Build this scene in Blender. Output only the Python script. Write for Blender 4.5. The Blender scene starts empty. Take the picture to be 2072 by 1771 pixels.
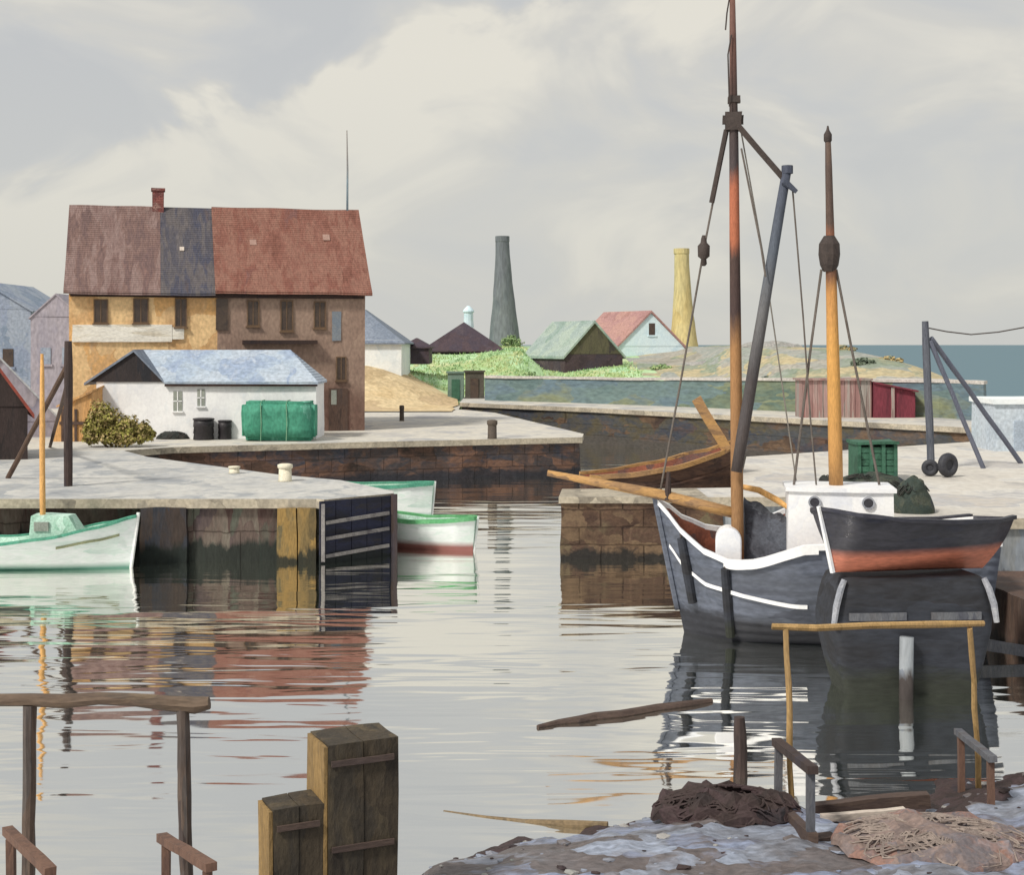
import bpy, bmesh, math, random
from mathutils import Vector, Matrix, noise
random.seed(7)
S = bpy.context.scene
COL = S.collection
R = math.radians
F, H, CX, HY = 2800.0, 5.5, 1036.0, 697.0     # focal length and eye height used to survey the place

def P(x, y, d):                                # sighting -> world point at distance d
    return Vector(((x - CX) * d / F, d, H - (y - HY) * d / F))
def X_(x, d): return (x - CX) * d / F
def Z_(y, d): return H - (y - HY) * d / F
def G(x, y, z=1.6):
    d = (H - z) * F / (y - HY)
    return Vector(((x - CX) * d / F, d, z))
def lin(c, k=1.0):
    o = []
    for v in c:
        v = v / 255.0
        l = v / 12.92 if v <= 0.04045 else ((v + 0.055) / 1.055) ** 2.4
        o.append(l * k)
    g = .3 * o[0] + .6 * o[1] + .1 * o[2]           # paint weathered by salt: a little greyer
    return (*[min(max(v * .84 + g * .16, 0.003), 0.88) for v in o], 1.0)

# ------------------------------------------------------------------ materials
def nd(nt, t, **kw):
    n = nt.nodes.new(t)
    for k, v in kw.items(): setattr(n, k, v)
    return n

def paint(name, cols, scale=1.0, stretch=(1, 1, 1), rough=0.75, bump=0.3, k=1.5, dab=0.5, fine=0.25,
          zstops=None, algae=None, spec=0.3, rows=0, metal=0.0, distort=0.35, znoise=0.25, blocks=None):
    """weathered surface: patches of the given sRGB colours; zstops = [(z, rgb)...] colours by height; algae = (z, rgb) tide line"""
    m = bpy.data.materials.new(name); m.use_nodes = True
    nt = m.node_tree; L = nt.links
    b = nt.nodes['Principled BSDF']
    b.inputs['Roughness'].default_value = rough
    brk = None
    b.inputs['Specular IOR Level'].default_value = spec
    b.inputs['Metallic'].default_value = metal
    tc = nd(nt, 'ShaderNodeTexCoord')
    mp = nd(nt, 'ShaderNodeMapping'); mp.inputs['Scale'].default_value = [s * scale for s in stretch]
    L.new(tc.outputs['Object'], mp.inputs['Vector'])
    n0 = nd(nt, 'ShaderNodeTexNoise'); n0.inputs['Scale'].default_value = 2.0; n0.inputs['Detail'].default_value = 3
    L.new(mp.outputs[0], n0.inputs['Vector'])
    sub = nd(nt, 'ShaderNodeVectorMath', operation='SUBTRACT'); sub.inputs[1].default_value = (0.5, 0.5, 0.5)
    L.new(n0.outputs['Color'], sub.inputs[0])
    sc = nd(nt, 'ShaderNodeVectorMath', operation='SCALE'); sc.inputs['Scale'].default_value = distort * 2
    L.new(sub.outputs[0], sc.inputs[0])
    ad = nd(nt, 'ShaderNodeVectorMath', operation='ADD')
    L.new(mp.outputs[0], ad.inputs[0]); L.new(sc.outputs[0], ad.inputs[1])
    vo = nd(nt, 'ShaderNodeTexVoronoi'); vo.inputs['Scale'].default_value = 1.7
    L.new(ad.outputs[0], vo.inputs['Vector'])
    sp = nd(nt, 'ShaderNodeSeparateColor'); L.new(vo.outputs['Color'], sp.inputs[0])
    n1 = nd(nt, 'ShaderNodeTexNoise'); n1.inputs['Scale'].default_value = 1.1; n1.inputs['Detail'].default_value = 6
    n1.inputs['Roughness'].default_value = 0.65
    L.new(ad.outputs[0], n1.inputs['Vector'])
    st = nd(nt, 'ShaderNodeMapRange'); st.inputs['From Min'].default_value = 0.3; st.inputs['From Max'].default_value = 0.7
    L.new(n1.outputs['Fac'], st.inputs['Value'])
    mx = nd(nt, 'ShaderNodeMix'); mx.inputs['Factor'].default_value = dab
    L.new(st.outputs[0], mx.inputs['A']); L.new(sp.outputs[0], mx.inputs['B'])
    rp = nd(nt, 'ShaderNodeValToRGB')
    els = rp.color_ramp.elements
    n = len(cols)
    for i, c in enumerate(cols):
        p = 0.12 + 0.76 * i / max(n - 1, 1)
        e = els[i] if i < 2 else els.new(p)
        e.position = p; e.color = lin(c, k)
    if n == 1: els.remove(els[1])
    L.new(mx.outputs['Result'], rp.inputs['Fac'])
    col = rp.outputs['Color']
    sx = None
    if zstops or algae:
        sx = nd(nt, 'ShaderNodeSeparateXYZ')
        ge = nd(nt, 'ShaderNodeNewGeometry')
        L.new(ge.outputs['Position'], sx.inputs[0])
        jz = nd(nt, 'ShaderNodeMath', operation='MULTIPLY_ADD')
        L.new(st.outputs[0], jz.inputs[0]); jz.inputs[1].default_value = znoise * 2
        L.new(sx.outputs['Z'], jz.inputs[2])
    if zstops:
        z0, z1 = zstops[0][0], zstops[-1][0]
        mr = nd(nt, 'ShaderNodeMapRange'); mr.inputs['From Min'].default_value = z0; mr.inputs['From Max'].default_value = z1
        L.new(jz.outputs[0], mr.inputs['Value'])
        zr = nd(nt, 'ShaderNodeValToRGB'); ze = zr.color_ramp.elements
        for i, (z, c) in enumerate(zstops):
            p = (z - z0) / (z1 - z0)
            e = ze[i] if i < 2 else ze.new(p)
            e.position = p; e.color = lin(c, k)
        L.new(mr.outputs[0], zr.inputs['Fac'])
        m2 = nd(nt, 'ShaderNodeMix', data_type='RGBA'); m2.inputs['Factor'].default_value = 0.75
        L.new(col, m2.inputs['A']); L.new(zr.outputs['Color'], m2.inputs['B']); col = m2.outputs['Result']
    if algae:
        mr = nd(nt, 'ShaderNodeMapRange'); mr.inputs['From Min'].default_value = algae[0] - 0.08 + znoise; mr.inputs['From Max'].default_value = algae[0] + 0.08 + znoise
        mr.inputs['To Min'].default_value = 0.93; mr.inputs['To Max'].default_value = 0.0
        L.new(jz.outputs[0], mr.inputs['Value'])
        m3 = nd(nt, 'ShaderNodeMix', data_type='RGBA'); L.new(mr.outputs[0], m3.inputs['Factor'])
        L.new(col, m3.inputs['A']); m3.inputs['B'].default_value = lin(algae[1], 1.0); col = m3.outputs['Result']
    # fine speckle
    nf = nd(nt, 'ShaderNodeTexNoise'); nf.inputs['Scale'].default_value = 14; nf.inputs['Detail'].default_value = 4
    L.new(mp.outputs[0], nf.inputs['Vector'])
    mrf = nd(nt, 'ShaderNodeMapRange'); mrf.inputs['From Min'].default_value = 0.25; mrf.inputs['From Max'].default_value = 0.75
    mrf.inputs['To Min'].default_value = 1 - fine; mrf.inputs['To Max'].default_value = 1 + fine
    L.new(nf.outputs['Fac'], mrf.inputs['Value'])
    if blocks:
        so_ = nd(nt, 'ShaderNodeSeparateXYZ'); L.new(tc.outputs['Object'], so_.inputs[0])
        sm = nd(nt, 'ShaderNodeMath', operation='MULTIPLY_ADD'); L.new(so_.outputs['Y'], sm.inputs[0]); sm.inputs[1].default_value = .8; L.new(so_.outputs['X'], sm.inputs[2])
        wz = nd(nt, 'ShaderNodeMath', operation='MULTIPLY_ADD'); L.new(n1.outputs['Fac'], wz.inputs[0]); wz.inputs[1].default_value = blocks[1] * .35; L.new(so_.outputs['Z'], wz.inputs[2])
        cbk = nd(nt, 'ShaderNodeCombineXYZ'); L.new(sm.outputs[0], cbk.inputs[0]); L.new(wz.outputs[0], cbk.inputs[1])
        brk = nd(nt, 'ShaderNodeTexBrick'); brk.inputs['Scale'].default_value = 1.0; brk.inputs['Brick Width'].default_value = blocks[0]; brk.inputs['Row Height'].default_value = blocks[1]
        brk.inputs['Mortar Size'].default_value = .022; brk.inputs['Mortar Smooth'].default_value = .5
        brk.inputs['Color1'].default_value = (1.1, 1.1, 1.1, 1); brk.inputs['Color2'].default_value = (.82, .8, .78, 1); brk.inputs['Mortar'].default_value = (.55, .52, .5, 1)
        L.new(cbk.outputs[0], brk.inputs['Vector'])
        mb_ = nd(nt, 'ShaderNodeMix', data_type='RGBA', blend_type='MULTIPLY'); mb_.inputs['Factor'].default_value = 1.0
        L.new(col, mb_.inputs['A']); L.new(brk.outputs['Color'], mb_.inputs['B']); col = mb_.outputs['Result']
    mm = nd(nt, 'ShaderNodeVectorMath', operation='SCALE')
    L.new(col, mm.inputs[0]); L.new(mrf.outputs[0], mm.inputs['Scale'])
    L.new(mm.outputs[0], b.inputs['Base Color'])
    if bump:
        hs = nd(nt, 'ShaderNodeMath', operation='ADD'); L.new(n1.outputs['Fac'], hs.inputs[0])
        h2 = nd(nt, 'ShaderNodeMath', operation='MULTIPLY'); h2.inputs[1].default_value = 0.35; L.new(nf.outputs['Fac'], h2.inputs[0])
        L.new(h2.outputs[0], hs.inputs[1])
        src = hs.outputs[0]
        if brk:
            h4 = nd(nt, 'ShaderNodeMath', operation='MULTIPLY_ADD'); L.new(brk.outputs['Fac'], h4.inputs[0]); h4.inputs[1].default_value = -1.2; L.new(src, h4.inputs[2]); src = h4.outputs[0]
        if rows:
            wv = nd(nt, 'ShaderNodeTexWave', bands_direction='Z'); wv.inputs['Scale'].default_value = rows
            wv.inputs['Distortion'].default_value = 1.2; wv.inputs['Detail'].default_value = 2
            L.new(tc.outputs['Object'], wv.inputs['Vector'])
            h3 = nd(nt, 'ShaderNodeMath', operation='ADD'); L.new(src, h3.inputs[0]); L.new(wv.outputs['Fac'], h3.inputs[1]); src = h3.outputs[0]
        bp = nd(nt, 'ShaderNodeBump'); bp.inputs['Strength'].default_value = bump; bp.inputs['Distance'].default_value = 0.05 / max(scale, 0.2)
        L.new(src, bp.inputs['Height']); L.new(bp.outputs[0], b.inputs['Normal'])
    return m

M = {}
def mt(key, *a, **kw):
    M[key] = paint(key, *a, **kw)

V4 = (1.6, 1.6, 0.45)
mt('quay_top', [(136, 140, 146), (160, 163, 166), (182, 182, 180), (198, 196, 190), (156, 160, 164), (174, 174, 172)], 0.42, (.8, 0.6, 1), k=1.0, dab=.3, fine=.12, bump=.5)
mt('pier_top', [(152, 152, 154), (178, 175, 172), (194, 190, 182), (208, 201, 186), (168, 168, 170), (188, 183, 177)], 0.34, (0.7, 0.7, 1), k=1.0, dab=.3, fine=.12, bump=.5)
mt('quay_edge', [(120, 112, 100), (180, 168, 146), (148, 140, 126)], 0.8, k=1.0)
mt('quay_concrete', [(66, 50, 48), (100, 82, 74), (118, 110, 98), (92, 96, 84), (80, 56, 52), (104, 88, 80), (72, 60, 66)], 0.75, V4, k=0.85, dab=.75, algae=(0.46, (28, 37, 33)), bump=.5, blocks=(2.4, .9))
mt('quay_dark', [(46, 40, 40), (66, 54, 48), (52, 56, 66), (74, 60, 50)], 0.8, V4, k=0.9, algae=(0.46, (26, 35, 31)))
mt('quay_ochre', [(96, 82, 50), (140, 114, 60), (158, 124, 54), (112, 100, 66)], 1.3, V4, k=0.85, algae=(0.28, (30, 38, 34)))
mt('fender_navy', [(38, 38, 46), (40, 42, 58), (42, 46, 72), (50, 48, 52)], 1.4, (0.6, 0.6, 2.4), k=0.95, algae=(0.2, (30, 36, 36)), fine=.3)
mt('fender_batten', [(104, 100, 102), (130, 126, 124), (84, 80, 84)], 2, k=1.2)
mt('pier_brown', [(50, 40, 36), (92, 66, 52), (58, 56, 60), (110, 78, 60), (54, 58, 70), (96, 74, 58)], 0.42, (1, 1, 1.8), k=1.05, dab=.6, algae=(0.3, (40, 42, 50)), bump=.6, blocks=(1.3, .52))
mt('back_quay_wall', [(58, 44, 38), (96, 74, 54), (60, 64, 70), (78, 70, 50), (52, 58, 70), (84, 62, 50)], 0.32, (1, 1, 2.2), k=1.1, dab=.6, algae=(0.4, (70, 66, 62)), blocks=(1.5, .6))
mt('head_brown', [(58, 40, 34), (94, 70, 52), (112, 90, 66), (80, 58, 46), (104, 92, 66)], 0.9, (1, 1, 1.3), k=1.05, dab=.6, algae=(0.2, (34, 34, 34)), bump=.7, blocks=(1.1, .45))
mt('quay_bluegrey', [(120, 128, 138), (140, 146, 152), (108, 116, 128), (130, 132, 132)], 0.5, V4, k=1.1, algae=(0.35, (58, 48, 44)))
mt('timber_brown', [(54, 42, 38), (80, 60, 50), (66, 54, 50), (96, 74, 60)], 0.8, (2, 2, .5), k=1.4, algae=(0.15, (36, 32, 32)))
# house
mt('wall_ochre', [(160, 122, 78), (188, 152, 100), (204, 168, 112), (180, 138, 84), (194, 146, 78), (168, 138, 102)], 0.55, (1, 1, .8), k=1.45, dab=.6, bump=.25)
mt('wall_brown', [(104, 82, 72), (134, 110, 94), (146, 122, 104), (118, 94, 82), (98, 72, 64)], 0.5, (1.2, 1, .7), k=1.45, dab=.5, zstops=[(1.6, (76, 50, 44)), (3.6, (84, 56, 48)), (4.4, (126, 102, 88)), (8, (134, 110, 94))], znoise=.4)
mt('roof_purple', [(126, 94, 88), (142, 112, 106), (154, 126, 120), (138, 106, 98), (120, 94, 92), (146, 110, 102)], 0.6, (2.2, .5, .3), k=1.0, dab=.35, rows=3.2, bump=.8)
mt('roof_slate', [(98, 92, 98), (88, 86, 98), (114, 106, 106), (80, 82, 102), (104, 92, 94)], 0.6, (2.2, .5, .3), k=0.95, dab=.4, rows=3.2, bump=.8)
mt('roof_red', [(132, 80, 64), (150, 94, 78), (160, 110, 92), (144, 86, 70), (138, 92, 84)], 0.55, (1.8, .6, .4), k=1.0, dab=.35, rows=3.2, bump=.8)
mt('eaves_dark', [(50, 38, 36), (64, 46, 40), (44, 36, 38)], 1, k=1.2)
mt('win_dark', [(62, 48, 42), (78, 62, 50), (54, 44, 42)], 2, k=1.2, rough=0.12, spec=.5)
mt('frame_brown', [(96, 74, 54), (112, 86, 60)], 2, k=1.2)
mt('sign_white', [(224, 216, 198), (240, 234, 220), (210, 196, 168)], 0.8, (.6, 1, 3), k=1.0, dab=.4)
mt('brick_red', [(124, 60, 56), (146, 84, 76), (110, 56, 56), (170, 132, 122)], 2.2, (1, 1, 1.6), k=1.3, blocks=(.24, .08))
mt('pole_blue', [(120, 150, 168), (136, 160, 172)], 2, k=1.2, zstops=[(11, (128, 158, 176)), (13.6, (132, 150, 160)), (14.4, (128, 112, 100)), (17, (136, 116, 100))])
mt('blue_patch', [(104, 116, 130), (120, 124, 128)], 2, k=1.3)
mt('roof_patch', [(172, 138, 124), (158, 122, 108)], 2, k=1.0)
mt('skylight', [(196, 184, 170), (176, 160, 150)], 2, k=1.2, rough=.3)
# annex
mt('white_wall', [(214, 218, 222), (232, 234, 236), (222, 222, 224), (206, 212, 220)], 0.6, (1, 1, .8), k=1.1, dab=.35, fine=.06, bump=.2)
mt('gable_black', [(44, 40, 42), (56, 48, 48), (40, 40, 46)], 1, (2, 2, .5), k=1.1)
mt('roof_blue', [(152, 166, 186), (174, 186, 200), (162, 178, 196), (142, 160, 188), (182, 190, 198)], 0.6, (.8, .8, .9), k=1.05, dab=.5, rows=3, bump=.3)
mt('annex_window', [(120, 126, 118), (146, 150, 140)], 2, k=1.2, rough=.3)
mt('green_paint', [(34, 112, 88), (52, 134, 108), (40, 122, 98), (88, 158, 136)], 0.8, (1, 1, .6), k=1.35, dab=.5)
mt('green_dark', [(34, 70, 54), (48, 92, 72), (40, 78, 66)], 1, k=1.4, dab=.5)
mt('green_pale', [(96, 142, 112), (116, 160, 128)], 1, k=1.3)
mt('black_drum', [(36, 34, 38), (52, 48, 52), (44, 40, 44)], 1.5, k=1.2, rough=.5)
mt('net_dark', [(34, 34, 34), (48, 46, 42), (38, 44, 42), (56, 52, 48)], 2.5, k=1.2, bump=.8)
mt('net_green', [(36, 44, 40), (52, 60, 50), (44, 56, 52), (66, 70, 58), (40, 46, 58)], 2.2, k=1.3, bump=.8)
# left edge
mt('hut_black', [(40, 34, 34), (56, 44, 42), (48, 38, 36)], 1, (2, 2, .5), k=1.2)
mt('hut_red', [(150, 62, 42), (120, 54, 42), (166, 78, 54)], 1.2, k=1.3)
mt('shed_roof_pale', [(158, 164, 170), (180, 182, 184), (168, 172, 180), (146, 152, 164)], 0.5, (1, .7, .7), k=1.05, dab=.4)
mt('far_purple', [(126, 122, 138), (150, 142, 150), (140, 134, 146), (160, 150, 152)], 0.35, (1.2, 1, .6), k=1.25, dab=.55)
mt('far_blue', [(120, 136, 158), (146, 156, 170), (132, 144, 166), (110, 128, 146)], 0.4, k=1.1, dab=.55)
mt('leanto_ochre', [(146, 106, 56), (186, 136, 70), (160, 120, 70), (126, 90, 56)], 0.9, V4, k=1.45)
mt('post_dark', [(48, 40, 40), (66, 52, 48), (56, 50, 58)], 1.5, (2, 2, .3), k=1.2)
mt('post_brown', [(74, 58, 50), (94, 72, 58), (84, 70, 64)], 1.5, (2, 2, .3), k=1.2)
mt('bollard_white', [(202, 194, 166), (222, 214, 190), (176, 166, 136)], 3, k=1.1)
mt('bollard_dark', [(70, 62, 56), (90, 78, 66)], 3, k=1.2)
# far
mt('grass_hill', [(112, 140, 92), (138, 168, 120), (156, 186, 140), (132, 158, 98), (168, 172, 122), (146, 182, 142)], 0.2, (1, .6, 1), k=1.42, dab=.55, rough=.95, spec=.1)
mt('headland', [(138, 134, 122), (156, 150, 138), (142, 146, 140), (124, 136, 116), (176, 160, 122), (132, 138, 120)], 0.22, (1, .6, 2), k=1.2, dab=.6, rough=.95, spec=.1, bump=.7)
mt('sand', [(206, 178, 128), (216, 192, 146), (188, 162, 118), (198, 172, 132)], 0.3, k=1.0, dab=.5, rough=.95, spec=.1)
mt('dry_grass', [(150, 132, 84), (178, 154, 98), (140, 128, 90)], 0.5, k=1.1, rough=.95, spec=.1)
mt('rock', [(132, 130, 128), (154, 150, 146), (122, 128, 124), (160, 154, 140)], 0.5, k=1.2, bump=.8)
mt('white_far', [(206, 214, 218), (222, 226, 226), (194, 206, 214)], 0.4, k=1.15, dab=.4, fine=.06)
mt('white_blue', [(170, 196, 212), (196, 214, 224), (182, 204, 216)], 0.5, k=1.25, dab=.45, fine=.06)
mt('roof_greyblue', [(100, 112, 130), (120, 130, 146), (90, 100, 122)], 0.5, k=1.15)
mt('roof_aubergine', [(58, 46, 54), (74, 58, 64), (64, 54, 66), (88, 74, 78)], 0.5, k=1.2)
mt('roof_palegreen', [(132, 152, 142), (158, 172, 160), (144, 160, 156), (120, 144, 132)], 0.5, k=1.1, dab=.5)
mt('gable_olive', [(64, 60, 46), (84, 78, 58), (56, 50, 48)], 0.7, (2, 2, .6), k=1.4)
mt('roof_rose', [(158, 112, 104), (176, 132, 122), (164, 120, 118), (150, 106, 100)], 0.5, k=1.1, dab=.5)
mt('tower_grey', [(92, 100, 108), (110, 116, 120), (100, 104, 114), (124, 124, 112)], 0.22, (1.6, 1.6, .35), k=1.15, dab=.5)
mt('tower_yellow', [(168, 146, 84), (190, 170, 108), (178, 164, 112), (150, 140, 90)], 0.22, (1.6, 1.6, .4), k=1.3, dab=.5)
mt('wall_teal', [(70, 92, 96), (92, 112, 110), (84, 104, 116), (112, 118, 88), (76, 96, 88)], 0.16, (1, 1, 3), k=1.4, dab=.6)
mt('coping', [(176, 170, 164), (196, 190, 182)], 0.5, k=1.1)
mt('shed_pink', [(138, 100, 96), (158, 122, 116), (148, 142, 134), (128, 110, 104), (146, 96, 92)], 1.0, (2.4, 2.4, .15), k=1.15, dab=.7)
mt('shed_crimson', [(88, 34, 46), (112, 40, 54), (76, 30, 40)], 0.8, (2, 2, .3), k=1.4)
mt('box_teal', [(84, 108, 98), (100, 122, 110)], .8, k=1.35)
mt('box_dark', [(66, 64, 56), (82, 76, 66)], .8, k=1.35)
mt('pale_shed', [(154, 168, 182), (172, 182, 192), (162, 176, 186)], 0.5, k=1.25, dab=.4)
mt('right_top', [(166, 162, 158), (190, 184, 176), (202, 195, 184), (208, 203, 194), (178, 176, 176), (194, 186, 176)], 0.4, (.8, .6, 1), k=1.0, dab=.3, fine=.12, bump=.5)
mt('crane_slate', [(66, 72, 84), (84, 88, 98), (60, 62, 76)], 1.5, (2, 2, .3), k=1.25)
mt('crane_blue', [(80, 86, 104), (96, 100, 116), (84, 88, 102)], 1.5, (2, 2, .3), k=1.25)
mt('tyre', [(48, 50, 58), (62, 62, 68), (40, 42, 52)], 3, k=1.2, rough=.6)
# ketch
mt('hull_slate', [(64, 70, 82), (78, 84, 98), (70, 75, 86), (60, 64, 76)], 0.8, (.5, 1, 1.6), k=1.6, rough=.5, bump=.2, algae=(0.50, (46, 47, 54)), znoise=.12, dab=.4, rows=1.9)
mt('paint_white', [(214, 216, 222), (232, 234, 238), (204, 208, 218)], 1.2, k=1.15, rough=.5, fine=.06, bump=.15)
mt('inner_rust', [(104, 60, 46), (140, 78, 52), (84, 66, 64), (122, 66, 46)], 1.6, k=1.5, dab=.6)
mt('deck_brown', [(104, 64, 48), (136, 78, 54), (90, 66, 58), (150, 84, 54)], 1.6, (.6, 2, 1), k=1.3)
mt('mast_main', [(58, 46, 44), (84, 62, 54)], 1.5, (3, 3, .4), k=1.3, zstops=[(1.2, (140, 102, 56)), (4.0, (152, 108, 58)), (5.6, (160, 112, 56)), (6.3, (60, 46, 46)), (7.3, (66, 50, 46)), (7.6, (172, 92, 52)), (8.6, (176, 94, 56)), (9.0, (64, 58, 62)), (10.2, (60, 50, 48)), (11.0, (98, 66, 58)), (12.2, (110, 74, 62))], znoise=.15)
mt('mast_mizzen', [(120, 84, 48), (84, 62, 54)], 1.5, (3, 3, .4), k=1.3, zstops=[(2.6, (166, 120, 66)), (3.6, (190, 136, 56)), (5.6, (212, 152, 50)), (6.6, (196, 134, 50)), (6.9, (108, 70, 48)), (7.4, (104, 68, 52)), (7.6, (140, 80, 50)), (7.9, (74, 62, 58)), (9.7, (76, 66, 64))], znoise=.12)
mt('boom_blue', [(58, 58, 62), (80, 86, 96)], 1.5, (3, 3, .4), k=1.3, zstops=[(3, (72, 58, 52)), (5.2, (64, 56, 54)), (6.2, (96, 94, 94)), (7.4, (80, 88, 100)), (8.9, (60, 66, 84))])
mt('rig', [(84, 76, 70), (104, 96, 90)], 3, k=1.2)
mt('rig_dark', [(56, 48, 46), (70, 60, 56)], 3, k=1.2)
mt('rig_pale', [(150, 144, 134), (132, 126, 118)], 3, k=1.2)
mt('spar_ochre', [(126, 92, 50), (164, 122, 62), (144, 108, 66), (104, 80, 58)], 1.6, (.5, 2, 2), k=1.35, dab=.6)
mt('tarp_slate', [(56, 60, 70), (78, 82, 92), (48, 48, 56), (110, 114, 122)], 1.6, k=1.25)
mt('port_dark', [(56, 56, 66), (70, 70, 74)], 2, k=1.1, rough=.2, spec=.6)
mt('hull_black', [(44, 46, 58), (58, 58, 68), (50, 50, 58), (40, 44, 64)], 0.9, (.5, 1, 2), k=1.25, rough=.45, bump=.15, dab=.4, algae=(2.25, (214, 122, 90)), znoise=.012)
mt('hull_red', [(150, 78, 60), (172, 92, 68), (138, 74, 60), (184, 100, 72)], 0.9, (.5, 1, 2), k=1.5, rough=.55, bump=.2, dab=.5)
mt('cradle_dark', [(40, 42, 50), (54, 58, 68), (44, 44, 48), (62, 66, 76)], .8, (.4, 1, 1.5), k=1.0, algae=(.34, (50, 54, 46)), znoise=.15, dab=.5)
mt('cradle_pale', [(150, 152, 160), (128, 132, 142), (172, 172, 176)], 2, k=1.2)
mt('hull_brown', [(70, 50, 42), (90, 64, 50), (60, 44, 40), (104, 76, 58)], 0.8, (.5, 1, 2), k=1.35, dab=.5, rows=2)
mt('hull_white', [(200, 212, 206), (226, 232, 228), (212, 222, 218), (188, 206, 202)], 0.9, (.5, 1, 2), k=1.2, rough=.5, fine=.06, bump=.12, dab=.35)
mt('rail_green', [(52, 132, 108), (70, 150, 124), (60, 122, 100)], 1.4, k=1.3)
mt('rail_grass', [(70, 150, 92), (92, 166, 110)], 1.4, k=1.3)
mt('cabin_green', [(150, 190, 172), (176, 206, 192), (120, 170, 146)], 1.5, k=1.2)
mt('olive_stripe', [(110, 118, 84), (130, 134, 100)], 1.5, k=1.2)
mt('grey_stripe', [(150, 162, 178), (164, 172, 184)], 1.5, k=1.2)
mt('mast_yellow', [(176, 128, 58), (200, 148, 70), (160, 116, 60)], 2, (2, 2, .5), k=1.35)
# foreground
mt('frame_dark', [(66, 56, 54), (88, 72, 62), (76, 70, 68), (104, 82, 60)], 1.6, (2, 2, .3), k=1.25)
mt('beam_dark', [(70, 56, 50), (100, 82, 66), (82, 70, 60), (130, 108, 76)], 1.3, (.5, 2, 2), k=1.25, dab=.6)
mt('frame_ochre', [(134, 104, 54), (162, 128, 72), (146, 116, 70)], 2, (2, 2, .4), k=1.3, dab=.6)
mt('pile_wood', [(46, 40, 34), (68, 58, 44), (56, 50, 42), (84, 72, 52), (40, 38, 38)], 1.2, (1.6, 1.6, .6), k=1.25, dab=.6, bump=.7)
mt('pile_ochre_lit', [(110, 86, 44), (140, 110, 58), (124, 98, 54), (96, 78, 48)], 1.4, (1.6, 1.6, .6), k=1.25, dab=.6, bump=.7)  # pile timber as lit from the left, light put into the colour
mt('rail_slate', [(70, 72, 82), (92, 94, 100), (80, 76, 78)], 2, (2, 2, .5), k=1.2)
mt('rail_rust', [(90, 66, 56), (110, 80, 64), (76, 60, 54)], 2, (2, 2, .5), k=1.2)
mt('shore_mud', [(88, 82, 82), (118, 122, 134), (142, 152, 172), (104, 98, 100), (94, 84, 82), (128, 140, 168), (114, 112, 118)], 1.1, (.5, 1, 1), k=1.05, dab=.65, rough=.5, bump=1.0, spec=.5, fine=.4)
mt('weed', [(44, 36, 36), (58, 46, 44), (66, 50, 52), (40, 38, 42)], 1.8, k=1.2, bump=1.0)
mt('rust_heap', [(96, 84, 82), (126, 106, 98), (98, 92, 96), (136, 100, 86), (120, 116, 122)], 1.6, k=1.2, bump=.9)
mt('rope_tan', [(128, 114, 106), (146, 130, 120), (104, 92, 88)], 3, k=1.1)
mt('plank_pale', [(176, 160, 148), (196, 182, 168), (150, 136, 128)], 1.6, (.5, 2, 2), k=1.1)
mt('plank_dark', [(62, 50, 48), (82, 66, 58), (72, 60, 58)], 1.5, (.5, 2, 2), k=1.2)
mt('drift', [(92, 78, 58), (120, 100, 70), (104, 92, 76)], 2, k=1.2)
mt('leaf_ochre', [(132, 128, 52), (160, 156, 62), (116, 104, 54), (146, 136, 58)], 2, k=1.2, rough=.9, spec=.1)
mt('leaf_green', [(100, 132, 84), (138, 166, 110), (120, 150, 88)], 1, k=1.0, rough=.9, spec=.1)
mt('leaf_dark', [(92, 108, 92), (112, 124, 104), (102, 116, 108)], 1, k=1.0, rough=.9, spec=.1)

HW_ = ([(188, 208, 200), (216, 229, 223), (204, 220, 213), (178, 202, 194)], 0.9, (.5, 1, 2))
HK_ = dict(k=1.2, rough=.5, fine=.06, bump=.12, dab=.35, znoise=.012)
mt('hull_white_teal', *HW_, algae=(.10, (60, 140, 116)), **HK_)
mt('hull_white_green', *HW_, algae=(.21, (70, 146, 124)), **HK_)
mt('hull_white_red', *HW_, algae=(.19, (150, 72, 62)), **HK_)
mt('door_blue', [(140, 154, 170), (154, 166, 180)], 1, k=1.2)

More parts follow.
